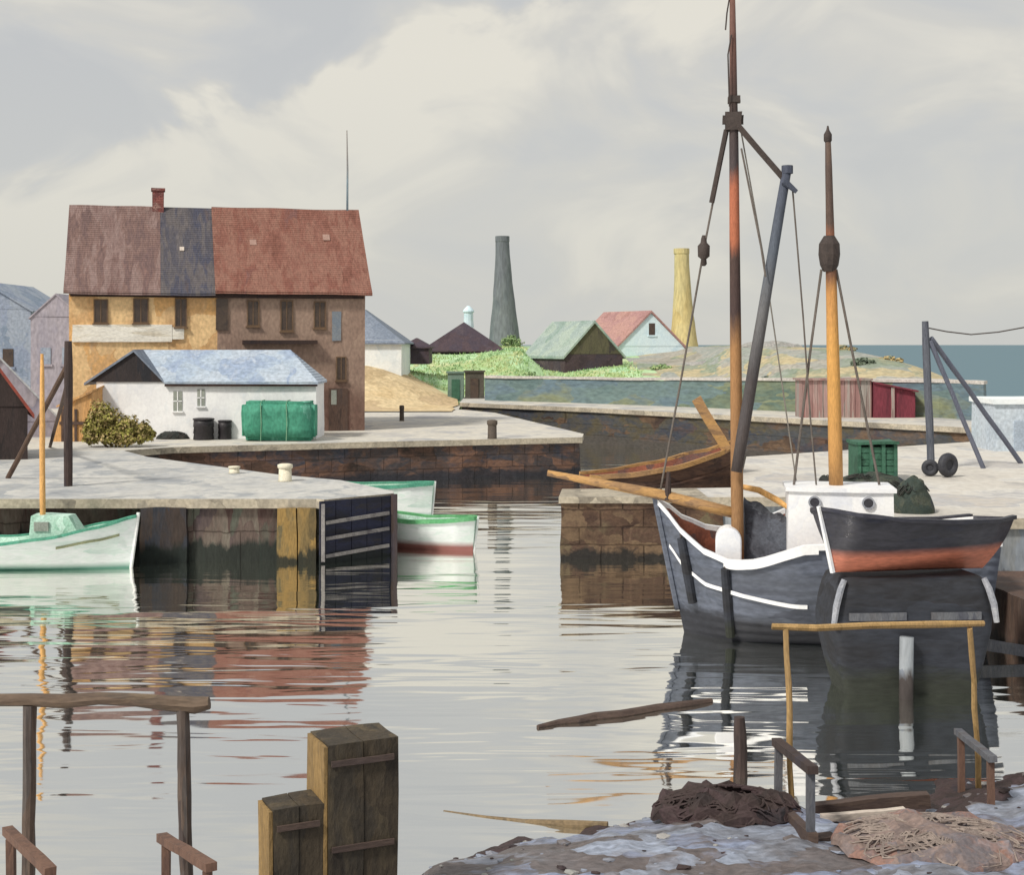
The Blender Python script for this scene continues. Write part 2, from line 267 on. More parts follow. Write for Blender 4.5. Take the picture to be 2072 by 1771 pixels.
# ------------------------------------------------------------------ mesh helpers
class MB:
    def __init__(s): s.bm = bmesh.new(); s.mi = 0
    def face(s, pts, mi=None):
        f = s.bm.faces.new([s.bm.verts.new(Vector(p)) for p in pts]); f.material_index = s.mi if mi is None else mi
        return f
    def hexa(s, p):           # 8 pts: bottom ring 0-3, top ring 4-7
        v = [s.bm.verts.new(Vector(q)) for q in p]
        for idx in ((3, 2, 1, 0), (4, 5, 6, 7), (0, 1, 5, 4), (1, 2, 6, 5), (2, 3, 7, 6), (3, 0, 4, 7)):
            f = s.bm.faces.new([v[i] for i in idx]); f.material_index = s.mi
        return s
    def box(s, a, b):
        x0, y0, z0 = a; x1, y1, z1 = b
        return s.hexa([(x0, y0, z0), (x1, y0, z0), (x1, y1, z0), (x0, y1, z0), (x0, y0, z1), (x1, y0, z1), (x1, y1, z1), (x0, y1, z1)])
    def bar(s, p, q, w, h=None, up=(0, 0, 1)):    # rectangular bar between two points
        p, q = Vector(p), Vector(q); h = h or w
        d = (q - p).normalized(); u = Vector(up)
        if abs(d.dot(u)) > .95: u = Vector((0, 1, 0))
        a = d.cross(u).normalized(); c = a.cross(d).normalized()
        pts = []
        for o in (p, q):
            pts += [o - a * w / 2 - c * h / 2, o + a * w / 2 - c * h / 2, o + a * w / 2 + c * h / 2, o - a * w / 2 + c * h / 2]
        return s.hexa(pts)
    def prism(s, poly, z0, z1):
        n = len(poly)
        b = [s.bm.verts.new((p[0], p[1], z0)) for p in poly]; t = [s.bm.verts.new((p[0], p[1], z1)) for p in poly]
        for fs in ([b[::-1], t] + [[b[i], b[(i + 1) % n], t[(i + 1) % n], t[i]] for i in range(n)]):
            f = s.bm.faces.new(fs); f.material_index = s.mi
        return s
    def tube(s, pts, rad, n=8, wob=0.0, cap=True):
        pts = [Vector(p) for p in pts]
        if not isinstance(rad, (list, tuple)): rad = [rad] * len(pts)
        rings = []
        for i, p in enumerate(pts):
            d = (pts[min(i + 1, len(pts) - 1)] - pts[max(i - 1, 0)]).normalized()
            u = Vector((0, 0, 1)) if abs(d.z) < .9 else Vector((0, 1, 0))
            a = d.cross(u).normalized(); c = a.cross(d).normalized()
            ring = []
            for k in range(n):
                t = 2 * math.pi * k / n
                r = rad[i] * (1 + wob * (random.random() - .5) * 2)
                ring.append(s.bm.verts.new(p + (a * math.cos(t) + c * math.sin(t)) * r))
            rings.append(ring)
        for i in range(len(rings) - 1):
            for k in range(n):
                f = s.bm.faces.new([rings[i][k], rings[i][(k + 1) % n], rings[i + 1][(k + 1) % n], rings[i + 1][k]]); f.material_index = s.mi
        if cap:
            for r in (rings[0][::-1], rings[-1]):
                f = s.bm.faces.new(r); f.material_index = s.mi
        return s
    def lathe(s, c, prof, n=16):                  # prof: [(r, z)...]
        c = Vector(c); rings = []
        for r, z in prof:
            rings.append([s.bm.verts.new(c + Vector((r * math.cos(2 * math.pi * k / n), r * math.sin(2 * math.pi * k / n), z))) for k in range(n)])
        for i in range(len(rings) - 1):
            for k in range(n):
                f = s.bm.faces.new([rings[i][k], rings[i][(k + 1) % n], rings[i + 1][(k + 1) % n], rings[i + 1][k]]); f.material_index = s.mi
        for r in (rings[0][::-1], rings[-1]):
            f = s.bm.faces.new(r); f.material_index = s.mi
        return s
    def rough(s, cuts=3, amp=.03, freq=1.0):
        bmesh.ops.subdivide_edges(s.bm, edges=s.bm.edges[:], cuts=cuts, use_grid_fill=True)
        bmesh.ops.triangulate(s.bm, faces=[f for f in s.bm.faces if len(f.verts) > 4])
        return s.jit(amp, freq)
    def jit(s, amp=.03, freq=1.0):
        for v in s.bm.verts: v.co += noise.noise_vector(v.co * freq) * amp
        return s
    def build(s, name, mats, parent=None, smooth=False, bevel=0.0, local=False, base=None, **pr):
        bm = s.bm
        bmesh.ops.recalc_face_normals(bm, faces=bm.faces[:])
        if parent is not None:
            org = Vector((0, 0, 0)) if local else world(parent)
        else:
            if base is None:
                xs = [v.co.x for v in bm.verts]; ys = [v.co.y for v in bm.verts]; zs = [v.co.z for v in bm.verts]
                base = ((min(xs) + max(xs)) / 2, (min(ys) + max(ys)) / 2, min(zs))
            org = Vector(base)
        me = bpy.data.meshes.new(name)
        bmesh.ops.translate(bm, verts=bm.verts[:], vec=-org)
        bm.to_mesh(me); bm.free()
        for m in (mats if isinstance(mats, (list, tuple)) else [mats]): me.materials.append(M[m] if isinstance(m, str) else m)
        if smooth:
            for p in me.polygons: p.use_smooth = True
        o = bpy.data.objects.new(name, me); COL.objects.link(o)
        if parent is not None: o.parent = parent
        else: o.location = org
        if bevel:
            bv = o.modifiers.new('bevel', 'BEVEL'); bv.width = bevel; bv.segments = 2; bv.limit_method = 'ANGLE'
        tag(o, **pr)
        return o

def world(o):
    v = Vector((0, 0, 0))
    while o is not None: v += o.location; o = o.parent
    return v
def tag(o, label=None, cat=None, group=None, kind=None):
    for k, v in (('label', label), ('category', cat), ('group', group), ('kind', kind)):
        if v: o[k] = v
def thing(name, label, cat, loc=(0, 0, 0), rz=0.0, group=None):
    o = bpy.data.objects.new(name, None); COL.objects.link(o); o.empty_display_size = .3
    o.location = loc; o.rotation_euler = (0, 0, rz); tag(o, label, cat, group)
    return o
def copy_tree(o, parent=None):
    c = o.copy(); COL.objects.link(c)
    if parent is not None: c.parent = parent
    for ch in [k for k in o.children]: copy_tree(ch, c)
    return c
def wobble(p, q, n, amp):
    p, q = Vector(p), Vector(q)
    return [p.lerp(q, i / n) + (noise.noise_vector(p.lerp(q, i / n) * 1.7) * amp if 0 < i < n else Vector()) for i in range(n + 1)]

WATER_AMP = 0.028
# ------------------------------------------------------------------ light, sky, camera
SUN_EL, SUN_AZ = R(46), R(-134)               # azimuth from +Y towards +X: the sun stands left of the harbour, a little behind the viewer
w = bpy.data.worlds.new('World'); S.world = w; w.use_nodes = True
nt = w.node_tree; L = nt.links
bg = nt.nodes['Background']; bg.inputs['Strength'].default_value = 0.1
sky = nd(nt, 'ShaderNodeTexSky', sky_type='NISHITA', sun_disc=False)
sky.sun_elevation = SUN_EL; sky.sun_rotation = SUN_AZ; sky.air_density = 1.0; sky.dust_density = 3.0; sky.ozone_density = 1.0
tc = nd(nt, 'ShaderNodeTexCoord')
sx = nd(nt, 'ShaderNodeSeparateXYZ'); L.new(tc.outputs['Generated'], sx.inputs[0])
# cloud deck: project the view direction on a flat ceiling
mz = nd(nt, 'ShaderNodeMath', operation='MAXIMUM'); mz.inputs[1].default_value = 0.0; L.new(sx.outputs['Z'], mz.inputs[0])
az = nd(nt, 'ShaderNodeMath', operation='ADD'); az.inputs[1].default_value = 0.22; L.new(mz.outputs[0], az.inputs[0])
px = nd(nt, 'ShaderNodeMath', operation='DIVIDE'); L.new(sx.outputs['X'], px.inputs[0]); L.new(az.outputs[0], px.inputs[1])
py = nd(nt, 'ShaderNodeMath', operation='DIVIDE'); L.new(sx.outputs['Y'], py.inputs[0]); L.new(az.outputs[0], py.inputs[1])
cb = nd(nt, 'ShaderNodeCombineXYZ'); L.new(px.outputs[0], cb.inputs[0]); L.new(py.outputs[0], cb.inputs[1])
cn = nd(nt, 'ShaderNodeTexNoise'); cn.inputs['Scale'].default_value = 6.6; cn.inputs['Detail'].default_value = 5; cn.inputs['Roughness'].default_value = .5; cn.inputs['Distortion'].default_value = .6
mpw = nd(nt, 'ShaderNodeMapping'); mpw.inputs['Location'].default_value = (3.4, 1.3, 0); mpw.inputs['Rotation'].default_value = (0, 0, 0.5)
cb2 = nd(nt, 'ShaderNodeCombineXYZ'); L.new(sx.outputs['X'], cb2.inputs[0]); L.new(sx.outputs['Y'], cb2.inputs[1])
zz = nd(nt, 'ShaderNodeMath', operation='MULTIPLY'); zz.inputs[1].default_value = 1.9; L.new(sx.outputs['Z'], zz.inputs[0]); L.new(zz.outputs[0], cb2.inputs[2])
L.new(cb2.outputs[0], mpw.inputs['Vector']); L.new(mpw.outputs[0], cn.inputs['Vector'])
cr = nd(nt, 'ShaderNodeValToRGB'); ce = cr.color_ramp.elements
CK = 7.0
def sk(c): 
    v = lin(c, 1.0); return (v[0], v[1], v[2], 1)
ce[0].position = .36; ce[0].color = sk((198, 200, 201))
ce[1].position = .66; ce[1].color = sk((231, 226, 212))
e = ce.new(.46); e.color = sk((203, 204, 203)); e = ce.new(.55); e.color = sk((212, 210, 203))
# one broad bank of brighter cloud rising from left to right
bx = nd(nt, 'ShaderNodeMath', operation='MULTIPLY_ADD'); bx.inputs[1].default_value = -.333; L.new(sx.outputs['X'], bx.inputs[0]); L.new(sx.outputs['Z'], bx.inputs[2])
b1_ = nd(nt, 'ShaderNodeMath', operation='SUBTRACT'); b1_.inputs[1].default_value = .215; L.new(bx.outputs[0], b1_.inputs[0])
b2_ = nd(nt, 'ShaderNodeMath', operation='MULTIPLY_ADD'); L.new(cn.outputs['Fac'], b2_.inputs[0]); b2_.inputs[1].default_value = -.22; L.new(b1_.outputs[0], b2_.inputs[2])
b3_ = nd(nt, 'ShaderNodeMapRange', interpolation_type='SMOOTHSTEP'); b3_.inputs['From Min'].default_value = -.105; b3_.inputs['From Max'].default_value = -.075; b3_.inputs['To Min'].default_value = .13; b3_.inputs['To Max'].default_value = -.06
L.new(b2_.outputs[0], b3_.inputs['Value'])
b4_ = nd(nt, 'ShaderNodeMapRange', interpolation_type='SMOOTHSTEP'); b4_.inputs['From Min'].default_value = -.02; b4_.inputs['From Max'].default_value = .12; b4_.inputs['To Min'].default_value = 1.0; b4_.inputs['To Max'].default_value = .1
L.new(sx.outputs['X'], b4_.inputs['Value'])
b7_ = nd(nt, 'ShaderNodeMapRange', interpolation_type='SMOOTHSTEP'); b7_.inputs['From Min'].default_value = -.30; b7_.inputs['From Max'].default_value = -.12; b7_.inputs['To Min'].default_value = .15; b7_.inputs['To Max'].default_value = 1.0
L.new(b2_.outputs[0], b7_.inputs['Value'])
b8_ = nd(nt, 'ShaderNodeMath', operation='MULTIPLY'); L.new(b3_.outputs[0], b8_.inputs[0]); L.new(b7_.outputs[0], b8_.inputs[1])
b5_ = nd(nt, 'ShaderNodeMath', operation='MULTIPLY'); L.new(b8_.outputs[0], b5_.inputs[0]); L.new(b4_.outputs[0], b5_.inputs[1])
b6_ = nd(nt, 'ShaderNodeMath', operation='ADD'); L.new(b5_.outputs[0], b6_.inputs[0]); L.new(cn.outputs['Fac'], b6_.inputs[1])
L.new(b6_.outputs[0], cr.inputs['Fac'])
# towards the horizon the deck thins to an even warm grey
hz = nd(nt, 'ShaderNodeMapRange'); hz.inputs['From Min'].default_value = 0.02; hz.inputs['From Max'].default_value = 0.20; hz.inputs['To Min'].default_value = .6; hz.inputs['To Max'].default_value = 0.0
L.new(sx.outputs['Z'], hz.inputs['Value'])
hm = nd(nt, 'ShaderNodeMix', data_type='RGBA'); L.new(hz.outputs[0], hm.inputs['Factor']); L.new(cr.outputs['Color'], hm.inputs['A']); hm.inputs['B'].default_value = sk((209, 209, 201))
sc = nd(nt, 'ShaderNodeVectorMath', operation='SCALE'); sc.inputs['Scale'].default_value = 9.45; L.new(hm.outputs['Result'], sc.inputs[0])
mxs = nd(nt, 'ShaderNodeMix', data_type='RGBA'); mxs.inputs['Factor'].default_value = 0.95
L.new(sky.outputs['Color'], mxs.inputs['A']); L.new(sc.outputs[0], mxs.inputs['B'])
L.new(mxs.outputs['Result'], bg.inputs['Color'])

sl = bpy.data.lights.new('sun', 'SUN'); sl.energy = 2.9; sl.angle = R(8); sl.color = (1.0, .95, .86)
so = bpy.data.objects.new('sun', sl); COL.objects.link(so)
dv = Vector((math.cos(SUN_EL) * math.sin(SUN_AZ), math.cos(SUN_EL) * math.cos(SUN_AZ), math.sin(SUN_EL)))
so.rotation_euler = dv.to_track_quat('Z', 'Y').to_euler()
so.location = (-30, -10, 40)

cam = bpy.data.cameras.new('camera'); co = bpy.data.objects.new('camera', cam); COL.objects.link(co)
cam.sensor_fit = 'HORIZONTAL'; cam.sensor_width = 36; cam.lens = 36 * F / 2072.0
cam.shift_y = -(885.5 - HY) / 2072.0
cam.clip_end = 20000; cam.clip_start = .1
co.location = (0, 0, H); co.rotation_euler = (R(90), 0, 0)
S.camera = co
S.view_settings.view_transform = 'Standard'; S.view_settings.look = 'None'; S.view_settings.exposure = 0.08; S.view_settings.gamma = 1.0
S.view_settings.use_curve_mapping = False

# ------------------------------------------------------------------ water
def water_mat(name, deep, refl, amp, sx_, tint, rough=.04):
    m = bpy.data.materials.new(name); m.use_nodes = True; nt = m.node_tree; L = nt.links
    out = nt.nodes['Material Output']; nt.nodes.remove(nt.nodes['Principled BSDF'])
    tc = nd(nt, 'ShaderNodeTexCoord')
    def noi(scale, st, det=2, dis=0.0):
        mp = nd(nt, 'ShaderNodeMapping'); mp.inputs['Scale'].default_value = st; L.new(tc.outputs['Object'], mp.inputs['Vector'])
        n = nd(nt, 'ShaderNodeTexNoise'); n.inputs['Scale'].default_value = scale; n.inputs['Detail'].default_value = det; n.inputs['Distortion'].default_value = dis
        n.inputs['Roughness'].default_value = .45
        L.new(mp.outputs[0], n.inputs['Vector']); return n
    a = noi(1.0 * sx_, (.30, 1.5, 1), 2, .4); b2 = noi(.33 * sx_, (.5, 1.3, 1), 1, .2); patch = noi(.09, (.6, 1.8, 1), 2)
    mr = nd(nt, 'ShaderNodeMapRange'); mr.inputs['From Min'].default_value = .38; mr.inputs['From Max'].default_value = .66; mr.inputs['To Min'].default_value = .55; mr.inputs['To Max'].default_value = 1.5
    L.new(patch.outputs['Fac'], mr.inputs['Value'])
    m1 = nd(nt, 'ShaderNodeMath', operation='MULTIPLY'); L.new(a.outputs['Fac'], m1.inputs[0]); L.new(mr.outputs[0], m1.inputs[1])
    m2 = nd(nt, 'ShaderNodeMath', operation='MULTIPLY_ADD'); L.new(b2.outputs['Fac'], m2.inputs[0]); m2.inputs[1].default_value = 1.6; L.new(m1.outputs[0], m2.inputs[2])
    bp = nd(nt, 'ShaderNodeBump'); bp.inputs['Strength'].default_value = 1.0; bp.inputs['Distance'].default_value = amp
    L.new(m2.outputs[0], bp.inputs['Height'])
    gl = nd(nt, 'ShaderNodeBsdfGlossy'); gl.inputs['Roughness'].default_value = rough; gl.inputs['Color'].default_value = (*tint, 1)
    df = nd(nt, 'ShaderNodeBsdfDiffuse'); df.inputs['Color'].default_value = (*deep, 1)
    L.new(bp.outputs[0], gl.inputs['Normal'])
    fr = nd(nt, 'ShaderNodeFresnel'); fr.inputs['IOR'].default_value = 1.33; L.new(bp.outputs[0], fr.inputs['Normal'])
    fm = nd(nt, 'ShaderNodeMapRange'); fm.inputs['From Min'].default_value = 0.02; fm.inputs['From Max'].default_value = .5; fm.inputs['To Min'].default_value = refl[0]; fm.inputs['To Max'].default_value = refl[1]
    L.new(fr.outputs[0], fm.inputs['Value'])
    mx = nd(nt, 'ShaderNodeMixShader'); L.new(fm.outputs[0], mx.inputs[0]); L.new(df.outputs[0], mx.inputs[1]); L.new(gl.outputs[0], mx.inputs[2])
    L.new(mx.outputs[0], out.inputs['Surface'])
    return m
M['water'] = water_mat('harbour_water', (.045, .062, .055), (.82, .98), WATER_AMP, 1.0, (1.0, .99, .955))
M['sea'] = water_mat('open_sea', (.11, .18, .215), (.08, .2), .03, .5, (.75, .85, .9), .3)

def sheet(name, mat, xs, ys, fz, **pr):
    mb = MB(); vs = [[mb.bm.verts.new((x, y, fz(x, y))) for x in xs] for y in ys]
    for i in range(len(ys) - 1):
        for j in range(len(xs) - 1):
            mb.bm.faces.new([vs[i][j], vs[i][j + 1], vs[i + 1][j + 1], vs[i + 1][j]])
    return mb.build(name, mat, smooth=True, base=(0, 0, 0), **pr)
def fr_(a, b, n): return [a + (b - a) * i / n for i in range(n + 1)]
sheet('water', 'water', fr_(-80, 80, 8), fr_(-30, 125, 6), lambda x, y: 0.0, kind='structure')
sheet('sea', 'sea', fr_(-9000, 9000, 40), [125.0, 200, 400, 800, 1600, 3200, 6400, 12000], lambda x, y: 0.0, kind='structure')
mb = MB(); mb.face([(-9000, -200, -3.5), (9000, -200, -3.5), (9000, 12000, -3.5), (-9000, 12000, -3.5)])
mb.build('seabed', 'shore_mud', base=(0, 0, -3.5), kind='structure')

# ------------------------------------------------------------------ land behind the harbour
FRONT = [(-120, 83.1), (-3.15, 83.1), (4.45, 76), (11.4, 67.5), (15, 63.2), (19.9, 57.3), (28, 50), (60, 40)]
def front_y(x):
    for (x0, y0), (x1, y1) in zip(FRONT, FRONT[1:]):
        if x0 <= x <= x1: return y0 + (y1 - y0) * (x - x0) / (x1 - x0)
    return FRONT[-1][1]
def ss(a, b, x):
    t = min(max((x - a) / (b - a), 0), 1); return t * t * (3 - 2 * t)
def land_z(x, y):
    f = front_y(x)
    t = y - f
    top = 5.25 if x < 6 else 5.75
    top = 5.2
    far = 42 + 30 * ss(.5, 3, x) * (1 - ss(14, 18, x))   # the hollow in front of the gabled houses
    z = 1.86 + (top - 1.86) * ss(9 if x > -2 else 12, far, t)
    if x < -3.3 and t < 5.2: z = 1.42
    if x < -3.0: z += 2.7 * math.exp(-((x + 10.5) / 5.5) ** 2) * ss(80.5, 91, y) * (1 - ss(94, 112, y))
    z -= .42 * ss(-2.6, -3.6, x) * (1 - ss(14, 18, t))
    left = ss(-10, -22, x)                     # the town side stays at quay level
    z = z * (1 - left) + (1.5 + 2.2 * ss(90, 130, y)) * left
    z += .28 * noise.noise((x * .13, y * .09, 1.3)) * ss(14, 40, t) + .12 * noise.noise((x * .5, y * .4, 5)) * ss(14, 30, t)
    xc = 26.3                 # the point falls away to the open sea
    z -= 7.6 * ss(xc - 4, xc + 13, x)
    z -= 9 * ss(160, 230, y)
    return z
xs = fr_(-120, 62, 150); ts = [-4, -2.5, -1, .5, 2, 3.5] + [5 + 1.6 * i for i in range(40)] + [72, 80, 90, 100, 115, 130, 150, 170]
mb = MB(); vs = []
for t in ts:
    vs.append([mb.bm.verts.new((x, front_y(x) + t, -2.5 if (x > -3.4 and t < 5) else land_z(x, front_y(x) + t) - (.12 if t < 9 else 0))) for x in xs])
for i in range(len(ts) - 1):
    for j in range(len(xs) - 1):
        f = mb.bm.faces.new([vs[i][j], vs[i][j + 1], vs[i + 1][j + 1], vs[i + 1][j]])
        x = xs[j]; f.material_index = 0 if x + 3 * noise.noise((x * .2, ts[i] * .2, 9)) < 9.5 else 1
mb.build('hill', ['grass_hill', 'headland'], smooth=True, base=(0, 0, 0), kind='structure')

# sandy bank and track beside the big house
mb = MB(); n = 16; prev = None
for i in range(n + 1):
    t = i / n; y = 79.5 + 22 * t; xl = -12.5; xr = -3.45 - 4.6 * max(0, t - .42) / .58; row = []
    for s in range(9):
        x = xl + (xr - xl) * s / 8 + .5 * noise.noise((s, t * 6, 3)) * (1 if s in (0, 8) else 0); row.append(mb.bm.verts.new((x, y, max(land_z(x, y) - (.05 if y < 92 else 0), 1.6) + .06)))
    if prev:
        for k in range(8): mb.bm.faces.new([prev[k], prev[k + 1], row[k + 1], row[k]])
    prev = row
mb.build('path', 'sand', smooth=True, base=(0, 0, 0), kind='structure')

# ------------------------------------------------------------------ quays
def quay(name, label, cat, poly, ztop, top, wall, skip_edges=(), inset=.14, cap=.24, edge='quay_edge', wpoly=None, amp=.05, local_cuts=5):
    c = Vector((sum(p[0] for p in poly) / len(poly), sum(p[1] for p in poly) / len(poly), 0))
    t = thing(name, label, cat, (c.x, c.y, 0))
    mb = MB(); mb.prism(poly, ztop - cap, ztop)
    mb.bm.faces.ensure_lookup_table()
    for f in mb.bm.faces:
        f.material_index = 0 if f.normal.z > .5 or abs(f.normal.z) > .5 else 1
    for f in mb.bm.faces:
        f.normal_update()
        f.material_index = 0 if abs(f.normal.z) > .5 else 1
    mb.build('deck', [top, edge], t)
    wp = wpoly or inset_poly(poly, inset)
    mb = MB(); n = len(wp)
    for i in range(n):
        a, b = wp[i], wp[(i + 1) % n]
        if i in skip_edges: continue
        ln = math.dist(a, b); k = min(max(int(ln / .45), 1), 90); kz = 8
        rows = []
        for r in range(kz + 1):
            z = -1.5 + (ztop - cap + .02 + 1.5) * r / kz
            rows.append([mb.bm.verts.new((a[0] + (b[0] - a[0]) * q / k, a[1] + (b[1] - a[1]) * q / k, z)) for q in range(k + 1)])
        for r in range(kz):
            for q in range(k): mb.bm.faces.new([rows[r][q], rows[r][q + 1], rows[r + 1][q + 1], rows[r + 1][q]])
    mb.jit(amp, 1.1)
    mb.build('quay_wall', wall, t)
    return t
def inset_poly(poly, d):
    n = len(poly); A = sum(poly[i][0] * poly[(i + 1) % n][1] - poly[(i + 1) % n][0] * poly[i][1] for i in range(n)); sgn = 1 if A > 0 else -1
    out = []
    for i in range(n):
        p0, p1, p2 = Vector(poly[i - 1][:2]), Vector(poly[i][:2]), Vector(poly[(i + 1) % n][:2])
        e1 = (p1 - p0).normalized(); e2 = (p2 - p1).normalized()
        n1 = Vector((-e1.y, e1.x)) * sgn; n2 = Vector((-e2.y, e2.x)) * sgn
        k = (n1 + n2); k = k / max(k.length_squared * .5, .3)
        out.append(tuple(p1 + k * d))
    return out

fp = [(-60, 34.9), (-4.94, 34.9), (-4.72, 34.75), (-3.1, 36.2), (-3.14, 36.75), (-4.9, 39.7), (-7.05, 41.5), (-12.6, 47.9), (-14.26, 50.8), (-60, 50.8)]
fw = [(-60, 36.8), (-9.36, 36.8), (-9.36, 35.06), (-4.98, 35.06), (-4.75, 34.92), (-3.24, 36.27), (-3.28, 36.7), (-5.0, 39.55), (-7.15, 41.35), (-12.7, 47.7), (-14.3, 50.7), (-60, 50.7)]
front_pier = quay('harbour_pier', 'grey concrete pier in front, its stained wall ending in a dark timber fender', 'pier', fp, 1.6, 'quay_top', 'quay_concrete', wpoly=fw, skip_edges=(11,))
# dark piece of wall next to the bow, ochre timbers, navy timber fender with battens
mb = MB(); mb.box((X_(284, 34.9), 34.86, -.8), (X_(378, 34.9), 35.2, 1.37)); mb.rough(5, .04, 2).build('dark_facing', 'quay_dark', front_pier)
mb = MB(); mb.box((X_(562, 34.9), 34.84, -.8), (X_(600, 34.9), 35.2, 1.37)); mb.box((X_(603, 34.9), 34.82, -.8), (X_(640, 34.9), 35.2, 1.37)); mb.rough(5, .03, 2).build('ochre_timbers', 'quay_ochre', front_pier)
a, b = Vector((-4.84, 34.66, 0)), Vector((-3.04, 36.17, 0)); dn = (b - a).normalized(); nn = Vector((dn.y, -dn.x, 0))
def fpnt(s, z, o): q = a + (b - a) * s + nn * o; return (q.x, q.y, z)
mb = MB()
for i in range(5):
    s0, s1 = i / 5 + .004, (i + 1) / 5 - .004
    o = .05 + .015 * random.random()
    mb.hexa([fpnt(s0, -.6, 0), fpnt(s1, -.6, 0), fpnt(s1, -.6, o), fpnt(s0, -.6, o), fpnt(s0, 1.56, 0), fpnt(s1, 1.56, 0), fpnt(s1, 1.56, o), fpnt(s0, 1.56, o)])
fend = mb.build('timber_fender', 'fender_navy', front_pier)
for z in (.22, .66, 1.06):
    mb = MB(); mb.bar(fpnt(.06, z - .04, .09), fpnt(.88, z + .06, .09), .06, .085); mb.build('batten', 'fender_batten', fend)
mb = MB(); mb.bar(fpnt(.03, .05, .09), fpnt(.03, 1.5, .09), .09, .06); mb.build('batten', 'fender_batten', fend)
mb = MB(); mb.bar(fpnt(.95, -.3, .10), fpnt(.95, 1.6, .10), .16, .1); mb.build('corner_post', 'post_dark', fend)

gp = [(-14.26, 50.8), (-12.86, 52.5), (-6.22, 55.15), (2.95, 58.1), (3.12, 60.3), (-1.0, 79), (-3.2, 83.05), (-3.4, 98), (-60, 98), (-60, 50.8)]
quay('far_pier', 'pale pier below the big house with a long dark brown stone wall', 'pier', gp, 1.6, 'pier_top', 'pier_brown', skip_edges=(7, 8, 9), amp=.09)
bq = [(-3.15, 83.1), (4.45, 76), (11.4, 67.5), (15, 63.2), (19.9, 57.3), (28, 50), (60, 40), (60, 60), (28, 64), (11.4, 80), (4.45, 89), (-3.15, 96)]
quay('back_quay', 'long pale topped quay across the far side of the harbour with brown wall', 'quay', bq, 2.0, 'pier_top', 'back_quay_wall', skip_edges=(6, 7, 8, 9, 10, 11), amp=.1)
ph = [(1.19, 35.3), (5.0, 35.3), (5.0, 37.5), (1.35, 37.3)]
quay('pier_head', 'brown stone pier head standing in the water at the bow of the slate grey ketch', 'pier', ph, 1.6, 'quay_edge', 'head_brown', amp=.07, cap=.16, wpoly=[(1.25, 35.36), (5.4, 35.36), (5.4, 37.44), (1.41, 37.24)])
rq = [(5.0, 35.3), (7.2, 35.3), (8.4, 31), (40, 31), (40, 48), (22, 58), (8.13, 48), (6.2, 37.7), (5.0, 37.5)]
quay('landing_quay', 'pale sunlit quay behind the ketch carrying nets, crate and derrick', 'quay', rq, 1.6, 'right_top', 'quay_bluegrey', amp=.04)

def bollard(name, x, y, r, h, mat, label, group, capr=1.15):
    g = G(x, y)
    t = thing(name, label, 'bollard', g, group=group)
    mb = MB(); mb.lathe((0, 0, 0), [(r * 1.1, 0), (r, .04), (r * .95, h * .7)], 12); mb.build('post', mat, t, smooth=True, local=True)
    mb = MB(); mb.lathe((0, 0, 0), [(r * .95, h * .7), (r * capr, h * .78), (r * capr, h * .95), (r * .7, h)], 12); mb.build('bollard_cap', mat, t, smooth=True, local=True)
bollard('bollard', 577, 974, .19, .50, 'bollard_white', 'cream bollard standing alone near the tip of the front pier', 'bollards on the front pier')
bollard('bollard', 474, 958, .16, .22, 'bollard_white', 'low cream bollard further back from the tip of the front pier', 'bollards on the front pier')
bollard('bollard', 996, 888, .19, .78, 'bollard_dark', 'dark mooring post at the edge of the far pier', 'dark posts on the far pier')
bollard('bollard', 813, 852, .12, .8, 'bollard_dark', 'thin dark post on the far pier next to the big house', 'dark posts on the far pier', 1.05)

mb = MB(); mb.box((9.05, 24.2, -1), (15, 27.5, .98)); mb.rough(7, .06, 1.2)
mb.build('timber_bank', 'timber_brown', label='dark brown timber bank at the water right of the ketch', cat='retaining wall')
mb = MB(); mb.bar(P(1900, 1290, 24.5), P(2095, 1322, 24.05), .06, .2); mb.rough(3, .02, 2)
mb.build('plank', 'rail_slate', label='slate grey plank fixed slanting across the brown timber bank', cat='plank')
# ------------------------------------------------------------------ the big two-storey house
A = Vector((X_(140, 59.5), 59.5, 1.6)); B = Vector((X_(738, 62.7), 62.7, 1.6))
HL = (B - A).length; yaw = math.atan2(B.y - A.y, B.x - A.x)
house = thing('harbour_house', 'tall two storey house, half ochre and half brown, under a long red tiled roof', 'house', A, yaw)
fd = (B - A).normalized(); fn = Vector((-fd.y, fd.x, 0))
def hu(x, y, off=0.0):                           # sighting -> (u along facade, z above base) on the facade plane
    o = A + fn * off; ray = Vector(((x - CX) / F, 1, 0)); den = ray.dot(fn); d = o.dot(fn) / den if False else (A + fn * off).to_2d().dot(fn.to_2d()) / ray.to_2d().dot(fn.to_2d())
    p = ray * d
    return (p - A).dot(fd), H - (y - HY) * d / F - 1.6
HW, EZ, RZ, DP = HL * .5, 6.3, 10.3, 8.0         # eaves and ridge above base, depth
u_seam = hu(440, 650)[0]
mb = MB(); mb.box((0, 0, 0), (u_seam, DP, EZ)); mb.bm.faces.ensure_lookup_table(); mb.rough(4, .03, .7).build('ochre_wall', 'wall_ochre', house, local=True)
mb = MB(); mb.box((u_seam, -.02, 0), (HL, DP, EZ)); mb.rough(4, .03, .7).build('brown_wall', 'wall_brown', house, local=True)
for (u0, nm, mat) in ((0.0, 'gable_wall', 'wall_ochre'), (HL - .18, 'gable_wall', 'wall_brown')):
    mb = MB(); mb.hexa([(u0, .05, EZ - .02), (u0 + .18, .05, EZ - .02), (u0 + .18, DP - .05, EZ - .02), (u0, DP - .05, EZ - .02), (u0, DP / 2 - .1, RZ - .15), (u0 + .18, DP / 2 - .1, RZ - .15), (u0 + .18, DP / 2 + .1, RZ - .15), (u0, DP / 2 + .1, RZ - .15)])
    mb.build(nm, mat, house, local=True)
OV = .35
